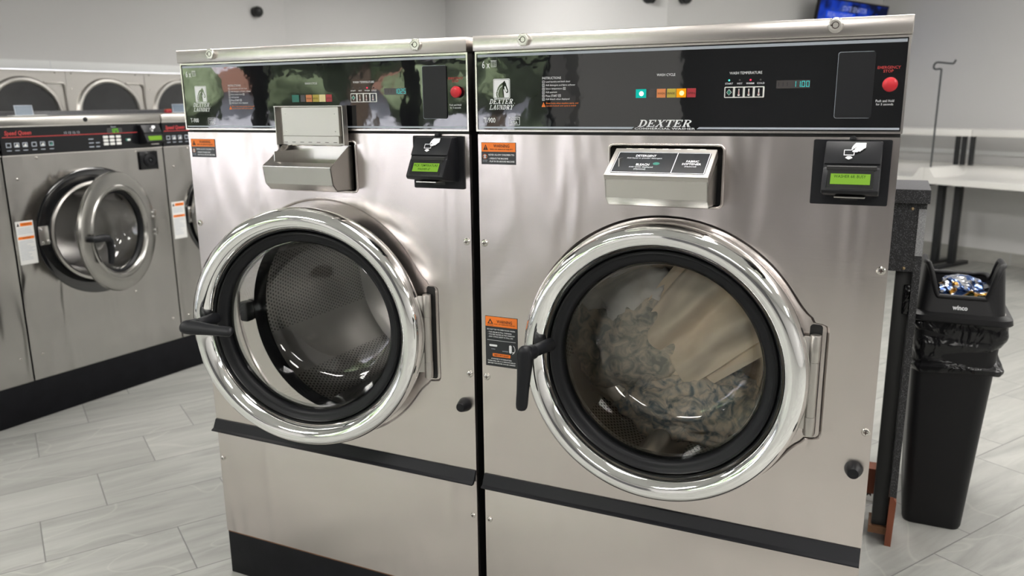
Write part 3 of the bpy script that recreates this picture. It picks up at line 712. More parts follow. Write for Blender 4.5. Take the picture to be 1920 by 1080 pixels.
    for k in range(3):
        m = MB(); a0 = R(20+120*k)
        m.M = Matrix.Rotation(-a0, 4, 'Y')
        m.prism([(.331, -.055), (.262, -.020), (.255, -.006), (.255, .006), (.262, .020), (.331, .055)], .08, .585, 'drumsteel', 'y', .004)
        m.build('lifter', dr)
    # ---- door: chrome ring on a hinge, everything in the hinge's own frame
    cx = CX-HX
    m = MB()
    m.lathe([(.250, .024), (.290, .026), (.302, .022), (.3075, .012), (.3090, -.004), (.3070, -.018), (.3005, -.030), (.2920, -.0375), (.2830, -.0400), (.2740, -.0385), (.2655, -.0330), (.2590, -.0245), (.2535, -.0130), (.2495, .000), (.2490, .024)], 'chrome', (cx, 0, 0), 192, True)
    door = m.build('door', W, (HX, -.03, CZ), 60)
    door.rotation_euler = (0, 0, R(ajar))
    m = MB(); m.lathe([(.2494, .024), (.2494, -.003), (.2475, -.0075), (.2435, -.0090), (.2405, -.0065), (.2385, -.0045), (.2320, -.0030), (.2265, -.0005), (.2230, .004), (.2220, .013), (.2220, .030), (.235, .032), (.2494, .030)], 'rubber', (cx, 0, 0), 160); m.build('door_gasket', door, ang=60)
    m = MB(); m.lathe([(.2222, .010), (.2195, .024), (.2140, .060), (.2060, .095), (.1970, .125), (.1880, .143), (.1760, .154), (.1600, .1595), (.12, .1625), (.06, .1645), (.0001, .1652)], 'glass', (cx, 0, 0), 160)
    m.lathe([(.2218, .016), (.2175, .014), (.2150, .022), (.2165, .034)], 'glass_edge', (cx, 0, 0), 160)
    m.build('door_glass', door, ang=80)
    m = MB(); bx, bz = -.553, .022; px, py = -.574, -.110
    m.cyl((bx, -.016, bz), (px+.006, py+.026, bz), .0145, 'plastic', .0135, bev=.002); m.cyl((px+.006, py+.028, bz), (px, py-.004, bz), .0165, 'plastic', bev=.003)
    dv = Vector((1, 0, -.03)) if open_door else Vector((-.05, 0, -1)); dv.normalize()
    p0 = Vector((px, py, bz)); pts = []; rs = []
    for (s, r) in ((-.0205, .004), (-.019, .010), (-.014, .0155), (-.006, .0185), (.006, .0190), (.022, .0180), (.05, .0158), (.085, .0140), (.112, .0138), (.120, .0125), (.1245, .009), (.1265, .003)): pts.append(p0+dv*s+Vector((0, -.010*max(0, s)/.12, 0))); rs.append(r)
    m.tube(pts, rs, 'plastic', 20, flat=.72 if open_door else .72)
    m.build('door_handle', door, ang=50)
    m = MB()
    m.cyl((0, .022, .040), (0, .022, .096), .0108, 'hinge_steel', bev=.001); m.cyl((0, .022, -.076), (0, .022, .0395), .0102, 'hinge_steel'); m.cyl((0, .022, -.117), (0, .022, -.0765), .0108, 'hinge_steel', bev=.001)
    m.box(-.055, -.002, .0195, .0245, -.105, .092, 'hinge_steel', .001)
    m.build('hinge', door)
    return W

RW = big_washer((0, 0, 0), 'large stainless washer on the right with beige laundry behind its shut round door', False, 0, False,
    [('WASHER 68: BUSY', .7650, .8190, .0245, .0305)], ('teal_on', 'amber_on', 'led_green'), '11.00', 0)
m = MB(); tall_sign(m, .0105, .0950, .7940, .9180); m.build('warning_sticker', RW)
LW = big_washer((-.894, .002, 0), 'large stainless washer on the left with chrome door ajar and soap box flap up', True, 13, True,
    [('PICK TEMPERATURE', .7620, .8240, .0240, .0300), ('WASHER 67', .7735, .8060, .0150, .0205)], ('teal_off', 'pale_off', None), '10.25', 0)
m = MB(); m.box(-.014, .014, -.026, .005, -.028, .028, 'plastic', .006, 3); m.build('door_latch', LW, (.166, 0, .857))
# wooden plinth under both
m = MB(); m.box(-.892, .868, .004, .80, 0, .1425, 'plinth', .002); m.box(-.890, .866, .0035, .0045, .1395, .1424, 'bare_wood')
tag(m.build('washer_plinth'), 'black painted wooden plinth with chipped edge under the two large washers', 'plinth')

# ---- laundry turning in the right-hand drum
def garment(name, label, c, rad, col, seed, fold=7.0, amp=.28, rot=(0, 0, 0), grp='laundry in the right drum', stretch=(1, 1, 1), col2=None):
    t = bmesh.new(); bmesh.ops.create_icosphere(t, subdivisions=5, radius=1)
    mt = cloth(name+'_cloth', col, col2=col2); o = Vector((seed*7.3, seed*3.1, seed*1.7))
    rm = Matrix.Rotation(rot[1], 3, 'Y') @ Matrix.Rotation(rot[0], 3, 'X') @ Matrix.Rotation(rot[2], 3, 'Z')
    for v in t.verts:
        p = v.co.normalized()
        q = Vector((p.x*stretch[0], p.y*stretch[1], p.z*stretch[2]))
        f = noise.ridged_multi_fractal(q*fold*.22+o, .9, 2.1, 3, 1.0, 2.0)-1.0
        g = noise.noise(q*1.3+o)
        k = 1+amp*.45*f+amp*.7*g
        v.co = Vector(c)+rm @ Vector((p.x*rad[0]*k, p.y*rad[1]*k, p.z*rad[2]*k))
    mb = MB(); mb.tmp(t, mt); return tag(mb.build(name, ang=75), label, 'laundry', grp)
DC = Vector((CX, 0, CZ))
def sheet_garment(name, label, quad, col, seed, y0, bulge=.03, folds=5, thick=.02):
    """a cloth panel hanging across the drum: four corners in the XZ plane, folds running from the first edge to the third"""
    n = 90; mt = cloth(name+'_cloth', col); o = Vector((seed, seed*2.3, 0)); vs = []; fs = []
    a, b, c, d = [Vector(q) for q in quad]
    for side in (0, 1):
        for j in range(n):
            v = j/(n-1)
            for i in range(n):
                u = i/(n-1); P0 = a.lerp(b, u); P1 = d.lerp(c, u); p = P0.lerp(P1, v)
                e = min(u, 1-u, v, 1-v)
                wob = noise.noise(Vector((u*3, v*3, seed)))*.02*min(1, e*0+1)
                yy = y0 + bulge*math.sin(u*folds*PI+1.5*noise.noise(Vector((u*2, v*1.6, seed+4))))*(.35+.65*v) + .045*noise.noise(Vector((u*2.2, v*2.2, seed+9))) + .012*noise.noise(Vector((u*9, v*4, seed+2)))
                yy += .10*max(0, .10-e)/.10 * (1 if side == 0 else -.1)
                if side: yy = max(yy, y0)+thick
                vs.append((p.x+wob, yy, p.y+wob*.8))
    N2 = n*n
    for j in range(n-1):
        for i in range(n-1):
            k = j*n+i; fs.append((k, k+1, k+n+1, k+n)); fs.append((N2+k, N2+k+n, N2+k+n+1, N2+k+1))
    for i in range(n-1):
        for (k, l) in ((i, i+1), ((n-1)*n+i+1, (n-1)*n+i)): fs.append((k, N2+k, N2+l, l))
        for (k, l) in ((i*n+n, i*n), (i*n+n-1, i*n+2*n-1)): fs.append((k, N2+k, N2+l, l))
    mb = MB(); mb.raw(vs, fs, mt); return tag(mb.build(name, ang=80, recalc=True), label, 'laundry', 'laundry in the right drum')
sheet_garment('beige_trousers', 'large beige cloth filling the upper right of the washer window', [(.295, .875), (.435, .680), (.70, .88), (.485, 1.14)], (.90, .72, .54), 3.0, .225, .034, 5)
garment('brown_shirt', 'brown cloth at the right edge of the washer window under the beige cloth', (.635, .345, .76), (.075, .05, .06), (.42, .30, .20), 2.0, rot=(0, R(-30), 0))
garment('patterned_shirt', 'tan and dark blue green patterned cloth at the bottom of the washer window', (.46, .275, .655), (.19, .09, .10), (.72, .62, .48), 5.0, 9, .36, col2=(.15, .19, .20))
garment('camouflage_trousers', 'tan and dark green mottled cloth at the lower left of the washer window', (.285, .295, .81), (.140, .09, .14), (.75, .66, .52), 8.0, 9, .36, (0, R(35), 0), col2=(.30, .30, .25))
garment('cream_shirt', 'cream cloth low at the left edge of the washer window', (.27, .33, .70), (.11, .08, .09), (.76, .68, .55), 17.0, 8, .34)
garment('grey_towel', 'grey towel at the middle left of the washer window', (.255, .30, .95), (.135, .08, .11), (.78, .75, .70), 11.0, 8, .34)
garment('dark_brown_shirt', 'dark brown cloth at the upper left of the washer window', (.35, .34, 1.03), (.10, .07, .07), (.22, .18, .15), 13.0, 8, .34, (0, R(30), 0))

# ================================================================== the row of smaller washers on the left
SQP = Vector((-2.605, .937, 0)); D = Vector(SQD); NI = Vector((-D.y, D.x, 0))
SQO = SQP - D*.333
def sqw(x, y=0, z=0): return SQO + D*x + NI*y + Vector((0, 0, z))
SQW = .795
def small_washer(x0, label, opened):
    W = thing('card_operated_washer', label, 'washing machine', sqw(x0), SQA, 'row of smaller dark steel washers')
    m = MB(); m.box(.002, .014, .01, .60, .184, 1.34, 'black_side'); m.box(SQW-.014, SQW-.002, .01, .60, .184, 1.34, 'black_side'); m.box(.014, SQW-.014, .585, .60, .184, 1.34, 'black_side'); m.box(.014, SQW-.014, .012, .585, .184, .198, 'black_side'); m.build('cabinet', W)
    m = MB(); cx, cz = .397, .830
    hole = circle(cx, cz, .236, 96)
    sheet_with_hole(m, (0, SQW, .185, 1.206), hole, (cx, cz), 0, 'steel_shaded'); strip(m, hole, 0, circle(cx, cz, .236, 96), .05, 'steel_shaded')
    m.box(0, SQW, .0005, .012, 1.204, 1.206, 'steel_shaded'); m.box(0, .002, .0005, .012, .185, 1.206, 'steel_shaded'); m.box(SQW-.002, SQW, .0005, .012, .185, 1.206, 'steel_shaded')
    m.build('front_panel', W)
    m = MB(); m.lathe([(.303, 0), (.301, -.004), (.295, -.006), (.240, -.006), (.238, 0)], 'gloss', (cx, 0, cz), 96)
    m.build('door_surround', W)
    m = MB(); m.lathe([(.240, -.004), (.238, -.014), (.228, -.018), (.219, -.010), (.217, .02), (.222, .06)], 'steel_far', (cx, 0, cz), 96); m.build('tub_ring', W)
    m = MB(); m.lathe([(.222, .05), (.27, .055), (.27, .46), (.14, .47), (.05, .465), (.0001, .46)], 'drumsteel', (cx, 0, cz), 96)
    for k in range(3):
        a = R(40+120*k); p = Vector((cx+.24*math.cos(a), 0, cz+.24*math.sin(a))); m.cyl((p.x, .07, p.z), (p.x, .45, p.z), .035, 'drumsteel', .03, seg=16)
    m.build('drum', W)
    # console
    m = MB(); m.box(0, SQW, -.004, .03, 1.209, 1.333, 'gloss_far', .001, 1); m.box(0, SQW, -.006, .02, 1.330, 1.3355, 'steel_far'); m.box(0, SQW, -.006, .02, 1.205, 1.2095, 'steel_far'); y = -.0048
    m.text('Speed Queen', .021, .137, 1.290, 1.3145, y, 'red_ink', bold=.02, shear=.15); m.rect(.009, .660, 1.2855, 1.2885, y, 'red_ink')
    for i in range(6):
        c = (.032, .067, .103, .143, .181, .220)[i]; m.frame(c-.011, c+.011, 1.243, 1.263, .003, y, 'grey_ink')
        if i in (1, 2, 4, 5): m.poly([(c-.008, 1.246), (c+.008, 1.246), (c+.003, 1.260)], y, 'label_white' if i < 5 else 'teal_off')
        m.rect(c-.010, c+.010, 1.228, 1.231, y, 'grey_ink')
    for i in range(4): m.text('12', .287+.0205*i, .299+.0205*i, 1.293, 1.303, y, 'grey_ink')
    for k in range(3): m.rect(.400, .425, 1.262-.018*k, 1.266-.018*k, y, 'grey_ink')
    for k in range(2): m.rect(.435, .455, 1.244-.018*k, 1.248-.018*k, y, 'grey_ink')
    con = m.build('control_panel', W)
    m = MB(); m.box(.500, .578, -.0055, -.004, 1.288, 1.312, 'gloss'); m.seg7('1:25', .518, 1.2905, .0105, .0185, .004, -.0062, 'green_led_far', .22); m.text('Status', .520, .548, 1.315, 1.322, -.0048, 'grey_ink'); m.build('time_display', con)
    for i in range(3):
        for k in range(3):
            m = MB(); m.box(.474+.0335*i, .500+.0335*i, -.0072, -.004, 1.2645-.0165*k, 1.2765-.0165*k, 'label_white', .002, 1); m.build('keypad_button', con)
    m = MB(); m.box(.592, .618, -.0072, -.004, 1.247, 1.259, 'teal_off', .002, 1); m.rect(.600, .616, 1.249, 1.257, -.0075, 'label_white'); m.build('start_button', con)
    m = MB(); m.box(0, SQW, -.010, .58, 1.3365, 1.3725, 'steel_far', .002); m.lathe([(.011, 0), (.011, -.002), (.008, -.003), (.0001, -.003)], 'rubber', (.393, -.010, 1.356), 20); m.build('lid', W)
    # card reader
    m = MB(); m.prism([(-.003, 1.322), (-.030, 1.322), (-.052, 1.284), (-.050, 1.279), (-.070, 1.240), (-.062, 1.232), (-.003, 1.228)], .665, .767, 'plastic', 'x', .002); rd = m.build('card_reader', W)
    m = MB(); m.box(.6805, .7505, -.069, -.058, 1.247, 1.268, 'lcd', .001, 1); m.build('reader_screen', rd)
    m = MB(); m.M = Matrix.Translation((0, -.034, 1.318)) @ Matrix.Rotation(R(-30), 4, 'X'); card_icon(m, 1.1e-4, .715, -.002, 1.3e-4, -.003); m.build('card_symbol', rd)
    m = MB(); m.box(.690, .735, -.064, -.050, 1.226, 1.231, 'steel_far', .001, 1); m.build('card_slot_lip', rd)
    # round lock module
    m = MB(); m.box(.655, .757, -.012, 0, 1.100, 1.192, 'gloss_far', .004); m.lathe([(.034, -.010), (.033, -.018), (.024, -.022), (.013, -.022), (.012, -.014), (.0001, -.014)], 'plastic', (.706, 0, 1.147), 40); m.lathe([(.007, -.014), (.006, -.024), (.0001, -.025)], 'grey_rod', (.706, 0, 1.147), 16); lk = m.build('coin_lock', W)
    for (sx, sz) in ((.643, 1.192), (.762, 1.100), (.147, 1.193), (.050, 1.104), (.555, .493), (.049, .300), (.753, .302)): screw('panel_screw', sx, 0, sz, W, .0065)
    # paper sticker
    m = MB(); m.box(.012, .090, -.0012, 0, .724, .919, 'label_white', .001, 1); yy = -.0016
    m.rect(.032, .086, .897, .912, yy, 'orange'); m.poly([(.016, .897), (.029, .897), (.0225, .913)], yy, 'dark_ink'); m.rect(.016, .087, .838, .850, yy, 'orange')
    m.text('WARNING', .040, .078, .901, .909, yy-.0003, 'dark_ink'); m.text('WARNING', .034, .070, .841, .848, yy-.0003, 'dark_ink')
    random.seed(5)
    for (a, b) in ((.888, 4), (.830, 12)):
        for k in range(b): m.rect(.017, .050+.036*random.random(), a-.0075*k-.0022, a-.0075*k, yy, 'grey_ink')
    m.build('warning_sticker', W)
    m = MB(); m.box(.106, .150, -.011, -.004, .800, .886, 'steel_far', .003)
    for (sx, sz) in ((.114, .872), (.118, .812), (.144, .815)): m.lathe([(.006, -.011), (.005, -.015), (.0001, -.016)], 'chrome', (sx, 0, sz), 12)
    m.build('door_catch', W)
    # door, hinged on its right
    hx = .680; R0 = .285; c = -R0
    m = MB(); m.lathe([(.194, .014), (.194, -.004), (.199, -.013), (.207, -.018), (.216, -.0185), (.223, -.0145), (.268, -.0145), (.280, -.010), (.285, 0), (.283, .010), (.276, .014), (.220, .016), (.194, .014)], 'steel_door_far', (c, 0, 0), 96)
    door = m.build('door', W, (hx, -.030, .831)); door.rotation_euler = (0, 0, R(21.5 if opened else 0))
    m = MB(); m.lathe([(.196, .004), (.188, .006), (.182, .016), (.186, .03)], 'rubber', (c, 0, 0), 96); m.build('door_gasket', door)
    m = MB(); m.lathe([(.194, .010), (.188, .05), (.177, .09), (.157, .118), (.12, .130), (.0001, .134)], 'glass', (c, 0, 0), 96); m.build('door_glass', door, ang=80)
    m = MB(); m.tube([(-.520, -.012, .0), (-.520, -.040, .0), (-.505, -.048, .001), (-.470, -.050, .0), (-.445, -.050, -.006), (-.432, -.050, -.024), (-.428, -.050, -.06), (-.432, -.050, -.10), (-.442, -.050, -.125)], [.015, .016, .017, .018, .021, .022, .020, .019, .014], 'plastic', 14, flat=.8); m.build('door_handle', door)
    m = MB()
    for dz in (.047, -.047): m.box(-.020, .035, .004, .022, dz-.016, dz+.016, 'steel_far', .003)
    m.cyl((0, .008, -.07), (0, .008, .07), .008, 'steel_far')
    m.build('hinge', door)
    for (sx, sz) in ((-.022, .058), (-.022, .036), (-.018, -.034), (-.018, -.056)):
        m = MB(); m.lathe([(.006, -.0145), (.005, -.018), (.0001, -.019)], 'chrome', (sx, 0, sz), 12); m.build('hinge_screw', door)
    return W
small_washer(0, 'steel washer with its round glass door standing open, second from the left edge', True)
small_washer(.803, 'steel washer partly hidden behind the left large washer', False)
small_washer(-.803, 'steel washer cut off by the left edge of the photo', False)
m = MB(); m.box(-.803, 2.2, .002, .60, 0, .182, 'plinth', .002); o = m.build('machine_plinth', None, SQO); o.rotation_euler = (0, 0, SQA)
tag(o, 'long black plinth on the floor under the row of smaller washers', 'plinth')
m = MB(); m.box(-.803, 2.2, .62, .80, 0, 1.394, 'speckle_top', .002); o = m.build('service_bulkhead', None, SQO); o.rotation_euler = (0, 0, SQA)
tag(o, 'dark grey service bulkhead running behind the row of smaller washers', 'bulkhead')
def sign_holder(x0, x1, label, base):
    t = thing('sign_holder', label, 'sign holder', sqw((x0+x1)/2, .53, 1.3727), SQA, 'small signs on the washer tops'); w = x1-x0
    m = MB(); m.M = Matrix.Rotation(R(-8), 4, 'X'); m.box(-w/2, w/2, -.0025, 0, 0, .052, 'smoke_plastic', .0008, 1); m.frame(-w/2, w/2, 0, .052, .003, -.0032, 'grey_ink'); m.build('panel', t)
    m = MB(); m.box(-w/2-.02, w/2+(.06 if base else .01), -.02, .035, 0, .003, 'label_white'); m.build('base', t); return t
sign_holder(.368, .459, 'small blue grey plate standing on top of the washer with the open door', True)
sign_holder(1.283, 1.366, 'small blue grey plate standing on top of the washer near the large washers', False)
m = MB(); m.box(-.018, .018, -.012, .012, 0, .021, 'red_off', .003); m.box(-.014, .014, -.009, .009, .0205, .0225, 'orange')
o = m.build('red_matchbox', None, sqw(1.25, .53, 1.3727)); o.rotation_euler = (0, 0, SQA); o.name = 'small_red_box'; tag(o, 'tiny red box on the washer top beside the blue grey plate', 'box')

# ---- wall of tumble dryers behind them
def dryer(x0, label):
    w = .683; W = thing('tumble_dryer', label, 'dryer', sqw(x0, 2.55), SQA, 'bank of dryers along the left wall')
    m = MB(); m.box(.0015, w-.0015, .004, .55, 0, 1.69, 'steel_far', .003); m.build('cabinet', W)
    cx, cz = .342, 1.352
    m = MB(); hole = circle(cx, cz, .250, 72); sheet_with_hole(m, (.003, w-.003, .95, 1.688), hole, (cx, cz), 0, 'steel_far'); strip(m, hole, 0, hole, .004, 'steel_far'); m.box(.003, w-.003, 0, .004, .0, .95, 'steel_far'); m.build('front_panel', W)
    m = MB(); m.lathe([(.290, 0), (.288, -.010), (.278, -.020), (.262, -.022), (.250, -.014), (.246, 0), (.246, .003)], 'steel_far', (cx, 0, cz), 80); dr = m.build('door', W)
    m = MB(); m.lathe([(.248, -.004), (.20, -.004), (.0001, -.0045)], 'dark_glass', (cx, 0, cz), 80); m.build('door_glass', dr)
    m = MB(); m.tube([(cx+.16, -.008, cz+.245), (w-.05, -.010, cz+.245), (w-.028, -.010, cz+.235), (w-.018, -.010, cz+.21), (w-.010, -.010, cz-.05)], .0085, 'steel_far', 10); m.build('hinge_cover', dr)
    for (sx, sz) in ((.035, 1.55), (.045, 1.67), (.6, 1.67)): screw('panel_screw', sx, 0, sz, W, .006)
    return W
dryer(1.197, 'stainless dryer with dark round door, leftmost of the bank behind the washers')
dryer(1.881, 'stainless dryer with dark round door, middle of the bank behind the open door washer')
dryer(2.565, 'stainless dryer with dark round door, half hidden behind the left large washer')

# ================================================================== room shell (its own axes, turned 32 degrees to the machines)
RA = R(-32.2)
RX = Vector((math.cos(RA), math.sin(RA), 0)); RY = Vector((-math.sin(RA), math.cos(RA), 0))
def rw(x, y, z=0): return RX*x + RY*y + Vector((0, 0, z))
def struct(name, mb, room=True, loc=None):
    o = mb.build(name, None, loc or (0, 0, 0))
    if room: o.rotation_euler = (0, 0, RA)
    o['kind'] = 'structure'; return o
CH = 2.80
m = MB(); m.box(-9, 8, -6.2, 7.5, -.12, 0, 'floor'); struct('floor', m)
m = MB(); m.box(-9, 8, -6.2, 7.5, CH, CH+.1, 'ceil'); struct('ceiling', m)
m = MB(); m.box(-3.39, 6.4, 6.30, 6.5, 0, CH, 'paint'); struct('wall_back', m)
m = MB(); m.box(-3.39, -3.19, 3.575, 6.30, 0, CH, 'paint'); struct('wall_inner_right', m)
m = MB(); m.box(-6.96, -3.3902, 3.575, 3.775, 0, CH, 'paint'); struct('wall_middle', m)
m = MB(); m.box(-6.96, -6.76, 1.66, 3.575, 0, CH, 'paint'); struct('wall_inner_left', m)
m = MB(); m.box(6.2, 6.4, -4.8, 6.3, 0, CH, 'paint'); struct('wall_right', m)
m = MB(); m.box(-4.2, 4.5, 2.575, 2.70, 1.757, CH, 'paint'); m.box(-4.2, 1.19, 2.575, 2.70, 0, 1.757, 'paint'); m.box(3.255, 4.5, 2.575, 2.70, 0, 1.757, 'paint'); o = struct('wall_left', m, False, SQO); o.rotation_euler = (0, 0, SQA)
m = MB(); m.box(1.15, 3.6, 2.495, 2.574, 1.692, 1.756, 'white_trim', .003); m.rect(1.741, 1.743, 1.693, 1.755, 2.4945, 'grey_ink'); o = struct('trim_1', m, False, SQO); o.rotation_euler = (0, 0, SQA)
m = MB(); m.box(-3.19, 6.2, 6.276, 6.30, .930, .968, 'white_trim', .004); struct('trim_2', m)
m = MB(); y = 6.288
m.box(-3.19, 6.2, y, 6.30, 0, .115, 'base_tile', .001, 1); 
for k in range(15): m.rect(-3.0+.61*k, -2.997+.61*k, .001, .114, y-.0004, 'grey_ink')
struct('baseboard_back', m)
# front of the shop: glazed wall, a solid pier and a return darkened in colour for the reflections
FY = -4.6; wins = [(-3.55, -2.47), (-2.40, -1.32), (-1.25, -.17), (-.10, .98)]; S0, S1 = .10, 2.45
m = MB(); m.box(-4.6, 1.86, FY-.2, FY, 0, S0, 'paint'); m.box(-4.6, 1.86, FY-.2, FY, S1, CH, 'paint'); m.box(1.86, 6.4, FY-.2, FY, 0, 2.05, 'shaded_wall'); m.box(1.86, 6.4, FY-.2, FY, 2.05, CH, 'paint'); m.box(-4.6, -3.55, FY-.2, FY, S0, S1, 'paint'); m.box(.98, 1.86, FY-.2, FY, S0, S1, 'paint')
m.box(1.10, 1.86, FY, FY+.45, 0, CH, 'paint')
struct('wall_front', m)
for i, (a, b) in enumerate(wins):
    m = MB()
    for (x0, x1, z0, z1) in ((a-.035, a+.03, S0, S1), (b-.03, b+.035, S0, S1), (a, b, S0, S0+.05), (a, b, S1-.05, S1), (a, b, 1.72, 1.76)): m.box(x0, x1, FY-.14, FY-.04, z0, z1, 'black_metal', .003, 1)
    o = struct('window_%d' % (i+1), m)
    m = MB(); m.box(a+.03, b-.03, FY-.093, FY-.087, S0+.05, S1-.05, 'pane'); m.build('pane', o)
# ceiling lights
M['diffuser'] = emis('light_diffuser', (1, .97, .93), 16.5, 1)
for (x, y) in ((-2.2, .4), (.4, .2), (3.0, .2), (-2.4, -2.6), (.4, -2.6), (3.2, -2.6), (-.6, 2.6), (2.0, 2.6), (4.6, 2.6), (.4, 5.0), (3.2, 5.0), (-4.7, 2.3)):
    t = thing('ceiling_light', 'flat white ceiling light panel', 'ceiling light', rw(x, y, CH), RA, 'ceiling light panels')
    m = MB(); m.box(-.62, .62, -.32, .32, -.03, -.001, 'white_trim', .003); m.build('frame', t)
    m = MB(); m.box(-.58, .58, -.28, .28, -.034, -.0305, 'diffuser'); m.build('diffuser', t)

# ---- cameras on the walls, television
def dome(pos, rz, label, r):
    t = thing('security_camera', label, 'security camera', pos, rz)
    m = MB(); m.lathe([(r*.9, 0), (r*.9, -r*.35), (r*.75, -r*.45), (.0001, -r*.45)], 'sensor', seg=32); m.build('mount', t)
    m = MB(); pr = [(r*math.sin(R(a)), -r*.9+r*.95*-math.cos(R(a))) for a in range(150, -1, -10)]; pr[-1] = (.0001, pr[-1][1]); m.lathe(pr, 'sensor', (0, 0, 0), 32); ey = m.build('camera_ball', t, ang=80)
    m = MB(); m.lathe([(r*.42, -r*1.72), (r*.38, -r*1.78), (.0001, -r*1.78)], 'dark_glass', seg=24); m.build('lens', ey); return t
dome(sqw(3.855, 2.574, 2.287), SQA, 'round black security camera on the left wall above the dryers', .052)
dome(rw(-3.365, 3.574, 2.200), RA, 'round black security camera on the lit side of the wall corner', .050)
dome(rw(-3.189, 3.72, 2.185), RA+PI/2, 'round black security camera on the shaded side of the wall corner', .050)
tv = thing('television', 'wall mounted television with a blue news picture above the right washer', 'television', rw(-3.06, 5.59, 1.93), RA+PI/2)
def tv_screen():
    m, nt, out = _new('television_picture')
    tc = N(nt, 'ShaderNodeTexCoord'); q = N(nt, 'ShaderNodeTexNoise'); q.inputs['Scale'].default_value = 5.5; q.inputs['Detail'].default_value = 2
    Lk(nt, tc.outputs['Object'], q.inputs['Vector'])
    cr = N(nt, 'ShaderNodeValToRGB'); e = cr.color_ramp.elements; e[0].position = .38; e[0].color = (.012, .016, .05, 1); e[1].position = .55; e[1].color = (.02, .07, .62, 1)
    k = e.new(.66); k.color = (.05, .10, .45, 1); k = e.new(.74); k.color = (.30, .22, .25, 1)
    Lk(nt, q.outputs['Fac'], cr.inputs[0]); em = N(nt, 'ShaderNodeEmission'); em.inputs[1].default_value = .42; Lk(nt, cr.outputs[0], em.inputs[0]); Lk(nt, em.outputs[0], out.inputs[0]); return m
M['tv'] = tv_screen(); M['tv_band'] = emis('caption_band', (.02, .10, .95), 1.0); M['tv_text'] = emis('caption_text', (.45, .52, .95), 1.0)
m = MB(); m.box(-.49, .49, -.03, .0, -.28, .32, 'plastic', .006); body = m.build('housing', tv); body.rotation_euler = (R(8), R(2), 0)
m = MB(); m.box(-.475, .475, -.0325, -.0295, -.262, .305, 'tv'); m.rect(-.38, .02, .155, .215, -.0335, 'tv_band'); m.text('STATE SENATOR', -.17, .17, .226, .268, -.0335, 'tv_text'); m.text('REALLOWDE', -.355, -.02, .165, .207, -.0342, 'tv_text'); m.build('screen', body)
m = MB(); m.box(-.10, .10, .001, .10, -.12, .12, 'black_metal', .004); m.box(-.03, .03, .09, .129, -.06, .06, 'black_metal'); m.build('bracket', tv)

# ---- folding tables along the back wall
def table(x0, x1, label, hump_left, legx):
    t = thing('folding_table', label, 'table', rw((x0+x1)/2, 5.9), RA, 'white folding tables along the back wall'); w = (x1-x0)/2
    m = MB(); yf, yb = -.35, .33; n0, n1 = 50, 14
    def top(x, y):
        z = .772; h = .083
        f = lambda s: s*s*(3-2*s)
        k = max(0, min(1, (y-.06)/.20)); z1 = z+h*f(k)
        e = (x+w) if hump_left else (w-x)
        k2 = max(0, min(1, 1-(e-.022)/.08)); z2 = z+h*f(k2)
        return max(z1, z2)
    vs = []; fs = []
    xs = [(-w + 2*w*i/n0) for i in range(n0+1)]
    xs = sorted(set(xs + ([-w+.005*k for k in range(22)] if hump_left else [w-.005*k for k in range(22)])))
    ys = [yf+(yb-yf)*j/n1 for j in range(n1+1)]
    for y in ys:
        for x in xs: vs.append((x, y, top(x, y)))
    nx = len(xs); base = len(vs)
    for y in ys:
        for x in xs: vs.append((x, y, .724))
    for j in range(len(ys)-1):
        for i in range(nx-1):
            k = j*nx+i; fs.append((k, k+1, k+nx+1, k+nx)); fs.append((base+k, base+k+nx, base+k+nx+1, base+k+1))
    for i in range(nx-1):
        fs.append((base+i, base+i+1, i+1, i)); q = (len(ys)-1)*nx; fs.append((q+i, q+i+1, base+q+i+1, base+q+i))
    for j in range(len(ys)-1):
        fs.append((j*nx, j*nx+nx, base+j*nx+nx, base+j*nx)); k = nx-1; fs.append((base+j*nx+k, base+j*nx+nx+k, j*nx+nx+k, j*nx+k))
    m.raw(vs, fs, 'white_table'); m.build('tabletop', t, ang=50)
    for lx in legx:
        x = lx-(x0+x1)/2
        m = MB(); m.box(x-.026, x+.026, -.03, .03, .02, .7235, 'black_metal', .004); m.box(x-.028, x+.028, -.25, .23, .001, .03, 'black_metal', .006); m.box(x-.02, x+.02, -.22, .22, .695, .7238, 'black_metal', .003); m.build('leg', t)
    return t
table(-2.187, -.35, 'white moulded folding table with raised end, right of the coat hook rod', True, (-2.07, -.45))
table(-3.15, -2.190, 'white moulded folding table behind the right washer, left of the coat hook rod', False, (-2.215, -3.05))
def shelf(x0, x1, label, posts):
    t = thing('wall_shelf', label, 'shelf', rw((x0+x1)/2, 6.0), RA, 'white shelves above the folding tables'); w = (x1-x0)/2
    m = MB(); m.box(-w, w, -.06, .2, 1.098, 1.158, 'white_table', .006); m.build('board', t)
    for p in posts:
        x = p-(x0+x1)/2; m = MB(); m.box(x-.014, x+.014, -.02, .02, .8565, 1.0975, 'black_metal', .002); m.build('post', t)
    return t
shelf(-2.04, -.35, 'white shelf on black posts above the table, right of the board joint', (-2.075+.02, -.45))
shelf(-3.15, -2.045, 'white shelf on black posts above the table, left of the board joint', (-2.180, -2.125, -3.05))
def smooth(pts, n=5):
    o = []; q = [Vector(p) for p in pts]
    for i in range(len(q)-1):
        a, b, c, d = q[max(0, i-1)], q[i], q[i+1], q[min(len(q)-1, i+2)]
        for j in range(n):
            t = j/n; o.append(.5*((2*b)+(c-a)*t+(2*a-5*b+4*c-d)*t*t+(3*b-a-3*c+d)*t**3))
    return o+[q[-1]]
m = MB(); pts = [(0, 0, 0), (.003, 0, .60), (.004, 0, .77), (.002, 0, .783), (-.012, 0, .787), (-.045, 0, .785), (-.062, 0, .797), (-.060, 0, .822), (-.045, 0, .836), (-.02, 0, .838), (.085, 0, .824), (.103, 0, .832), (.114, 0, .852)]
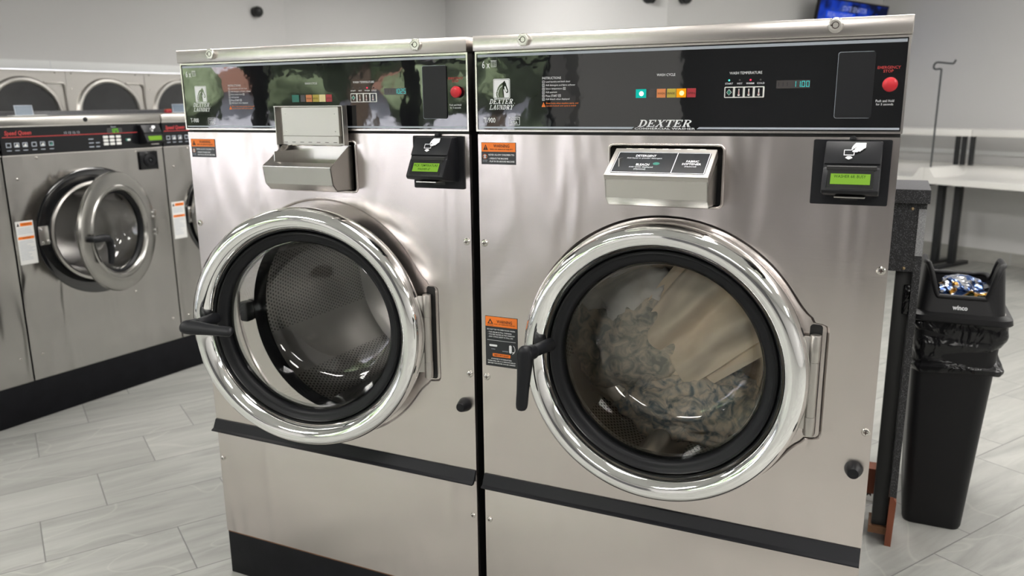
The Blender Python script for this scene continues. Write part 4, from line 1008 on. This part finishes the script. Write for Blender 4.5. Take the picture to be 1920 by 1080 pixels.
m.tube(smooth(pts), .0070, 'grey_rod', 10); o = m.build('hanging_rod', None, rw(-2.176, 5.62, .8555)); o.rotation_euler = (0, 0, RA); tag(o, 'tall thin dark rod with a hooked top rising from the white table', 'coat hook')

# ---- end of the bulkhead behind the right washer
B = thing('bulkhead_end', 'black speckled laminate bulkhead end beside the right washer and the bin', 'bulkhead', (0, 0, 0))
m = MB(); m.box(-.89, .970, .965, 1.28, 1.113, 1.153, 'speckle', .001, 1); m.box(-.889, .9685, .967, 1.278, 1.1525, 1.1535, 'speckle_top'); m.build('countertop', B)
m = MB(); m.box(-.89, .944, .990, 1.006, .905, 1.1125, 'speckle'); m.box(-.89, .55, .990, 1.006, 0, .905, 'speckle')
for (sx, sz) in ((.926, 1.095), (.918, .915)): m.lathe([(.005, .990), (.004, .987), (.0001, .986)], 'brass', (sx, 0, sz), 16)
m.build('front_board', B)
m = MB(); m.box(.944, .964, .987, 1.115, .17, 1.1125, 'speckle'); m.box(.9438, .9642, .9855, .9872, .955, 1.095, 'speckle_sheen'); m.build('end_board', B)  # lighter strip paints the reflection on the upper board edge
m = MB(); m.prism([(.942, .0), (.961, .0), (.965, .155), (.955, .172), (.946, .172)], .984, 1.11, 'red_wood', 'y'); m.build('bare_wood_foot', B)
m = MB(); m.box(.898, .942, 1.01, 1.08, .055, .904, 'black_side', .003); m.box(.89, .945, 1.0, 1.09, .030, .055, 'bare_wood'); m.build('frame_post', B)
m = MB(); random.seed(3); m.box(.924, .946, 1.004, 1.011, .770, .862, 'liner', .003, 2); m.build('tape_scrap', B)
m = MB(); m.box(.60, .905, 1.14, 1.2, .10, .19, 'red_wood'); m.build('cross_rail', B)
t = thing('floor_box', 'small white box with black lettering on the floor behind the right washer', 'box', (.86, 1.34, 0))
m = MB(); m.box(-.12, .055, -.05, .05, 0, .048, 'label_white', .002); m.text('M', .018, .034, .020, .036, -.0505, 'dark_ink', bold=.03); m.build('carton', t)

# ---- bin
BN = thing('trash_can', 'tall slim black trash can with hooded lid at the right side', 'trash can', (1.083, 1.15, 0), 0)
def rring(cx, cy, hx, hy, r, z, n=8): return [(p[0], p[1], z) for p in rrect(cx-hx, cx+hx, cy-hy, cy+hy, r, n)]
def loft(mb, rings, mat, cap0=True, cap1=False):
    vs = []; fs = []; n = len(rings[0])
    for r in rings: vs += r
    for j in range(len(rings)-1):
        for i in range(n):
            k = (i+1) % n; fs.append((j*n+i, j*n+k, (j+1)*n+k, (j+1)*n+i))
    if cap0: fs.append(tuple(range(n-1, -1, -1)))
    if cap1: fs.append(tuple((len(rings)-1)*n+i for i in range(n)))
    mb.raw(vs, fs, mat)
m = MB(); cy = .25
loft(m, [rring(0, cy, .086, .215, .03, .0), rring(0, cy, .090, .22, .032, .012), rring(.004, cy, .108, .235, .035, .35), rring(.012, cy, .124, .245, .035, .700), rring(.012, cy, .118, .238, .03, .700), rring(.004, cy, .10, .228, .03, .35), rring(0, cy, .084, .21, .03, .02)], 'bin', True, True)
m.build('bin_body', BN)
m = MB(); rings = []
for j in range(26):
    k = j/25; z = .728-.176*k; rr = []
    for (px, py, pz) in rring(.014, cy, .134+.004*math.sin(k*9), .256, .04, z, 10):
        d = noise.noise(Vector((px*9, py*9, z*16)))*.010+.006*noise.ridged_multi_fractal(Vector((px*11+z*6, py*11, z*14)), .9, 2, 3, 1, 2)-.006
        if k > .86: d += .006
        s = 1-.13*k*(1-.3*k); q = Vector((px-.014, py-cy)); q = q*s*(1+d/.14); rr.append((q.x+.014, q.y+cy, z+ (.016*noise.noise(Vector((px*6, py*6, 3))) if k > .9 else 0)+(.02*px if k > .5 else 0)))
    rings.append(rr)
loft(m, rings, 'liner', False, False); m.build('bin_liner', BN, ang=70)
# hooded lid: a skirt, four walls of different height and a rolled edge round the opening
m = MB()
loft(m, [rring(.014, cy, .142, .264, .04, .722), rring(.014, cy, .146, .268, .042, .726), rring(.014, cy, .144, .266, .042, .742), rring(.014, cy, .126, .250, .045, .752)], 'bin', False, False)
n = 12; base = rring(.012, cy, .125, .250, .045, .752, n); up = rring(.012, cy, .112, .235, .05, 0, n)
def hood(x, y):
    f = lambda s: max(0, min(1, s))**2*(3-2*max(0, min(1, s)))
    side = f((abs(x-.012)-.066)/.042)
    back = f((y-cy+.02)/.10)
    fr = .800; hs = .902-.105*f((y-(cy-.10))/.25)
    bk = .792
    low = fr+(bk-fr)*back
    return low+(hs-low)*side
def dense(r, k=4):
    o = []
    for i in range(len(r)):
        a, b = Vector(r[i]), Vector(r[(i+1) % len(r)])
        for j in range(k): o.append(tuple(a.lerp(b, j/k)))
    return o
base = dense(base, 10); upd = dense(up, 10)
top = [(p[0], p[1], hood(p[0], p[1])) for p in upd]; inn = [((p[0]-.012)*.94+.012, (p[1]-cy)*.965+cy, p[2]-.002) for p in top]
mid = [tuple(Vector(a).lerp(Vector(b), .75)) for a, b in zip(base, top)]
low = [((p[0]-.012)*.94+.012, (p[1]-cy)*.965+cy, .745) for p in upd]
loft(m, [base, mid, top, inn, low], 'bin', False, False); m.tube([tuple(Vector(a).lerp(Vector(b), .5)) for a, b in zip(top, inn)], .0085, 'bin', 8, True)
m.M = Matrix.Translation((0, .008, .768)) @ Matrix.Rotation(R(-12), 4, 'X')
m.text('winco', -.012, .030, -.006, .008, -.0035, 'white_ink', bold=.03)
m.M = Matrix(); m.build('hood_lid', BN, ang=50)
# crumpled wrapper inside
def foil():
    m, nt, out = _new('printed_foil')
    b = N(nt, 'ShaderNodeBsdfPrincipled'); b.inputs['Roughness'].default_value = .22; b.inputs['Metallic'].default_value = .6
    tc = N(nt, 'ShaderNodeTexCoord'); q = N(nt, 'ShaderNodeTexNoise'); q.inputs['Scale'].default_value = 10; q.inputs['Detail'].default_value = 2; q.inputs['Distortion'].default_value = .8
    Lk(nt, tc.outputs['Object'], q.inputs['Vector']); cr = N(nt, 'ShaderNodeValToRGB'); cr.color_ramp.interpolation = 'CONSTANT'; e = cr.color_ramp.elements
    e[0].color = (.40, .41, .43, 1); e[1].position = .43; e[1].color = (.05, .10, .26, 1)
    for p, c in ((.53, (.42, .43, .45, 1)), (.57, (.50, .25, .04, 1)), (.62, (.05, .07, .03, 1))): k = e.new(p); k.color = c
    Lk(nt, q.outputs['Fac'], cr.inputs[0]); Lk(nt, cr.outputs[0], b.inputs['Base Color']); Lk(nt, b.outputs[0], out.inputs[0]); return m
M['foil'] = foil()
t = bmesh.new(); bmesh.ops.create_icosphere(t, subdivisions=5, radius=1)
for v in t.verts:
    p = v.co.copy(); k = 1+.35*(noise.ridged_multi_fractal(p*1.9+Vector((4, 2, 1)), .9, 2.1, 5, 1, 2)-1.0)*.55+.12*noise.noise(p*2+Vector((7, 1, 3)))
    v.co = Vector((p.x*.080*k, p.y*.10*k, p.z*.050*k+p.x*-.015))
m = MB(); m.tmp(t, 'foil'); tag(m.build('crumpled_wrapper', None, (1.122, 1.36, .775), ang=25), 'crumpled shiny blue and silver snack wrapper lying in the trash can', 'wrapper')
t = bmesh.new(); bmesh.ops.create_icosphere(t, subdivisions=4, radius=1)
for v in t.verts:
    p = v.co.copy(); k = 1+.3*noise.noise(p*2.2); v.co = Vector((p.x*.095*k, p.y*.20*k, p.z*.05*k))
m = MB(); m.tmp(t, 'liner'); tag(m.build('bagged_rubbish', None, (1.095, 1.40, .67)), 'dark bagged rubbish under the shiny wrapper in the trash can', 'rubbish')

# ---- what shows outside the shop front, in the reflections
m = MB(); m.box(-30, 30, -40, -4.85, -.4, -.15, P('asphalt', (.16, .16, .16), 0, .9, var=(3, .2))); struct('ground_outside', m)
leafm = P('tree_leaves', (.23, .29, .17), 0, .7, var=(6, .6)); barkm = P('tree_bark', (.10, .07, .05), 0, .9)
for i, (x, y, h) in enumerate([(-6.6+2.9*k, -8.6-.5*(k % 2), 4.2+.5*(k % 3)) for k in range(4)]+[(-8.0+3.1*k, -12.6, 5.6+.5*(k % 2)) for k in range(5)]):
    t = thing('street_tree', 'leafy green tree outside the shop window', 'tree', rw(x, y, -.15), RA, 'trees outside the shop front')
    m = MB(); m.cyl((0, 0, 0), (.1, 0, h*.55), .16, barkm, .09, seg=12); m.build('trunk', t)
    m = MB(); random.seed(i)
    for k in range(18):
        a = random.random()*2*PI; r = random.random()*.85; c = Vector((r*math.cos(a), r*math.sin(a), h*(.28+.62*random.random()))); s = .35+.35*random.random()
        b = bmesh.new(); bmesh.ops.create_icosphere(b, subdivisions=3, radius=1)
        for v in b.verts: v.co = c+v.co*s*(1+.45*noise.noise(v.co*2.6+Vector((i, k, 0))))
        m.tmp(b, leafm)
    m.build('crown', t, ang=0)

t = thing('street_building', 'long pale two storey building across the street outside', 'building', rw(-2, -19, -.15), RA)
m = MB(); m.box(-16, 14, -3, 0, 0, 5.6, P('pale_render', (.62, .62, .70), 0, .8, var=(.6, .25))); m.build('facade', t)
for k in range(9):
    m = MB(); m.box(-14.5+3.1*k, -12.9+3.1*k, -.02, .04, 2.9, 4.4, 'dark_glass'); m.box(-14.6+3.1*k, -12.8+3.1*k, -.01, .08, 2.8, 2.9, 'white_trim'); m.build('window', t)
m = MB(); m.box(-16.2, 14.2, -.1, .5, 1.9, 2.4, P('brick_red_awning', (.30, .15, .11), 0, .8)); m.build('awning', t)

# ================================================================== light and camera
w = bpy.data.worlds.new('overcast_sky'); SC.world = w; w.use_nodes = True; nt = w.node_tree; bg = nt.nodes['Background']
tc = N(nt, 'ShaderNodeTexCoord'); sp = N(nt, 'ShaderNodeSeparateXYZ'); Lk(nt, tc.outputs['Generated'], sp.inputs[0])
mr = N(nt, 'ShaderNodeMapRange'); Lk(nt, sp.outputs[2], mr.inputs[0]); mr.inputs[1].default_value = -.1; mr.inputs[2].default_value = .7
Lk(nt, mixc(nt, mr.outputs[0], (.97, .96, 1.0), (.85, .90, 1.0)), bg.inputs[0]); bg.inputs[1].default_value = SKY
pl = bpy.data.lights.new('shop_front_portal', 'AREA'); pl.shape = 'RECTANGLE'; pl.size = 4.55; pl.size_y = S1-S0; pl.cycles.is_portal = True
po = bpy.data.objects.new('shop_front_portal', pl); COL.objects.link(po); po.location = rw(-1.28, FY-.20, (S0+S1)/2); po.rotation_euler = (PI/2, 0, RA)

sl = bpy.data.lights.new('sun', 'SUN'); sl.energy = 22; sl.angle = R(4); sl.color = (1, .96, .9); so = bpy.data.objects.new('sun', sl); COL.objects.link(so); so.rotation_euler = (R(-38), 0, RA)
cd = bpy.data.cameras.new('camera'); cam = bpy.data.objects.new('camera', cd); COL.objects.link(cam); SC.camera = cam
cd.sensor_width = 36; cd.sensor_fit = 'HORIZONTAL'; cd.lens = FPX/1920*36; cd.clip_start = .05; cd.clip_end = 200
mw = Matrix(((CM[0][0], -CM[1][0], -CM[2][0], CP[0]), (CM[0][1], -CM[1][1], -CM[2][1], CP[1]), (CM[0][2], -CM[1][2], -CM[2][2], CP[2]), (0, 0, 0, 1)))
cam.matrix_world = mw
cd.dof.use_dof = True; cd.dof.focus_distance = 1.75; cd.dof.aperture_fstop = 4.0
vs = SC.view_settings; vs.view_transform = 'Standard'; vs.look = 'None'; vs.gamma = 1; vs.use_curve_mapping = False; vs.exposure = EXPO
SC.cycles.max_bounces = 10; SC.cycles.transparent_max_bounces = 16; SC.cycles.use_denoising = True; SC.cycles.caustics_reflective = False; SC.cycles.caustics_refractive = False; SC.cycles.sample_clamp_indirect = 12
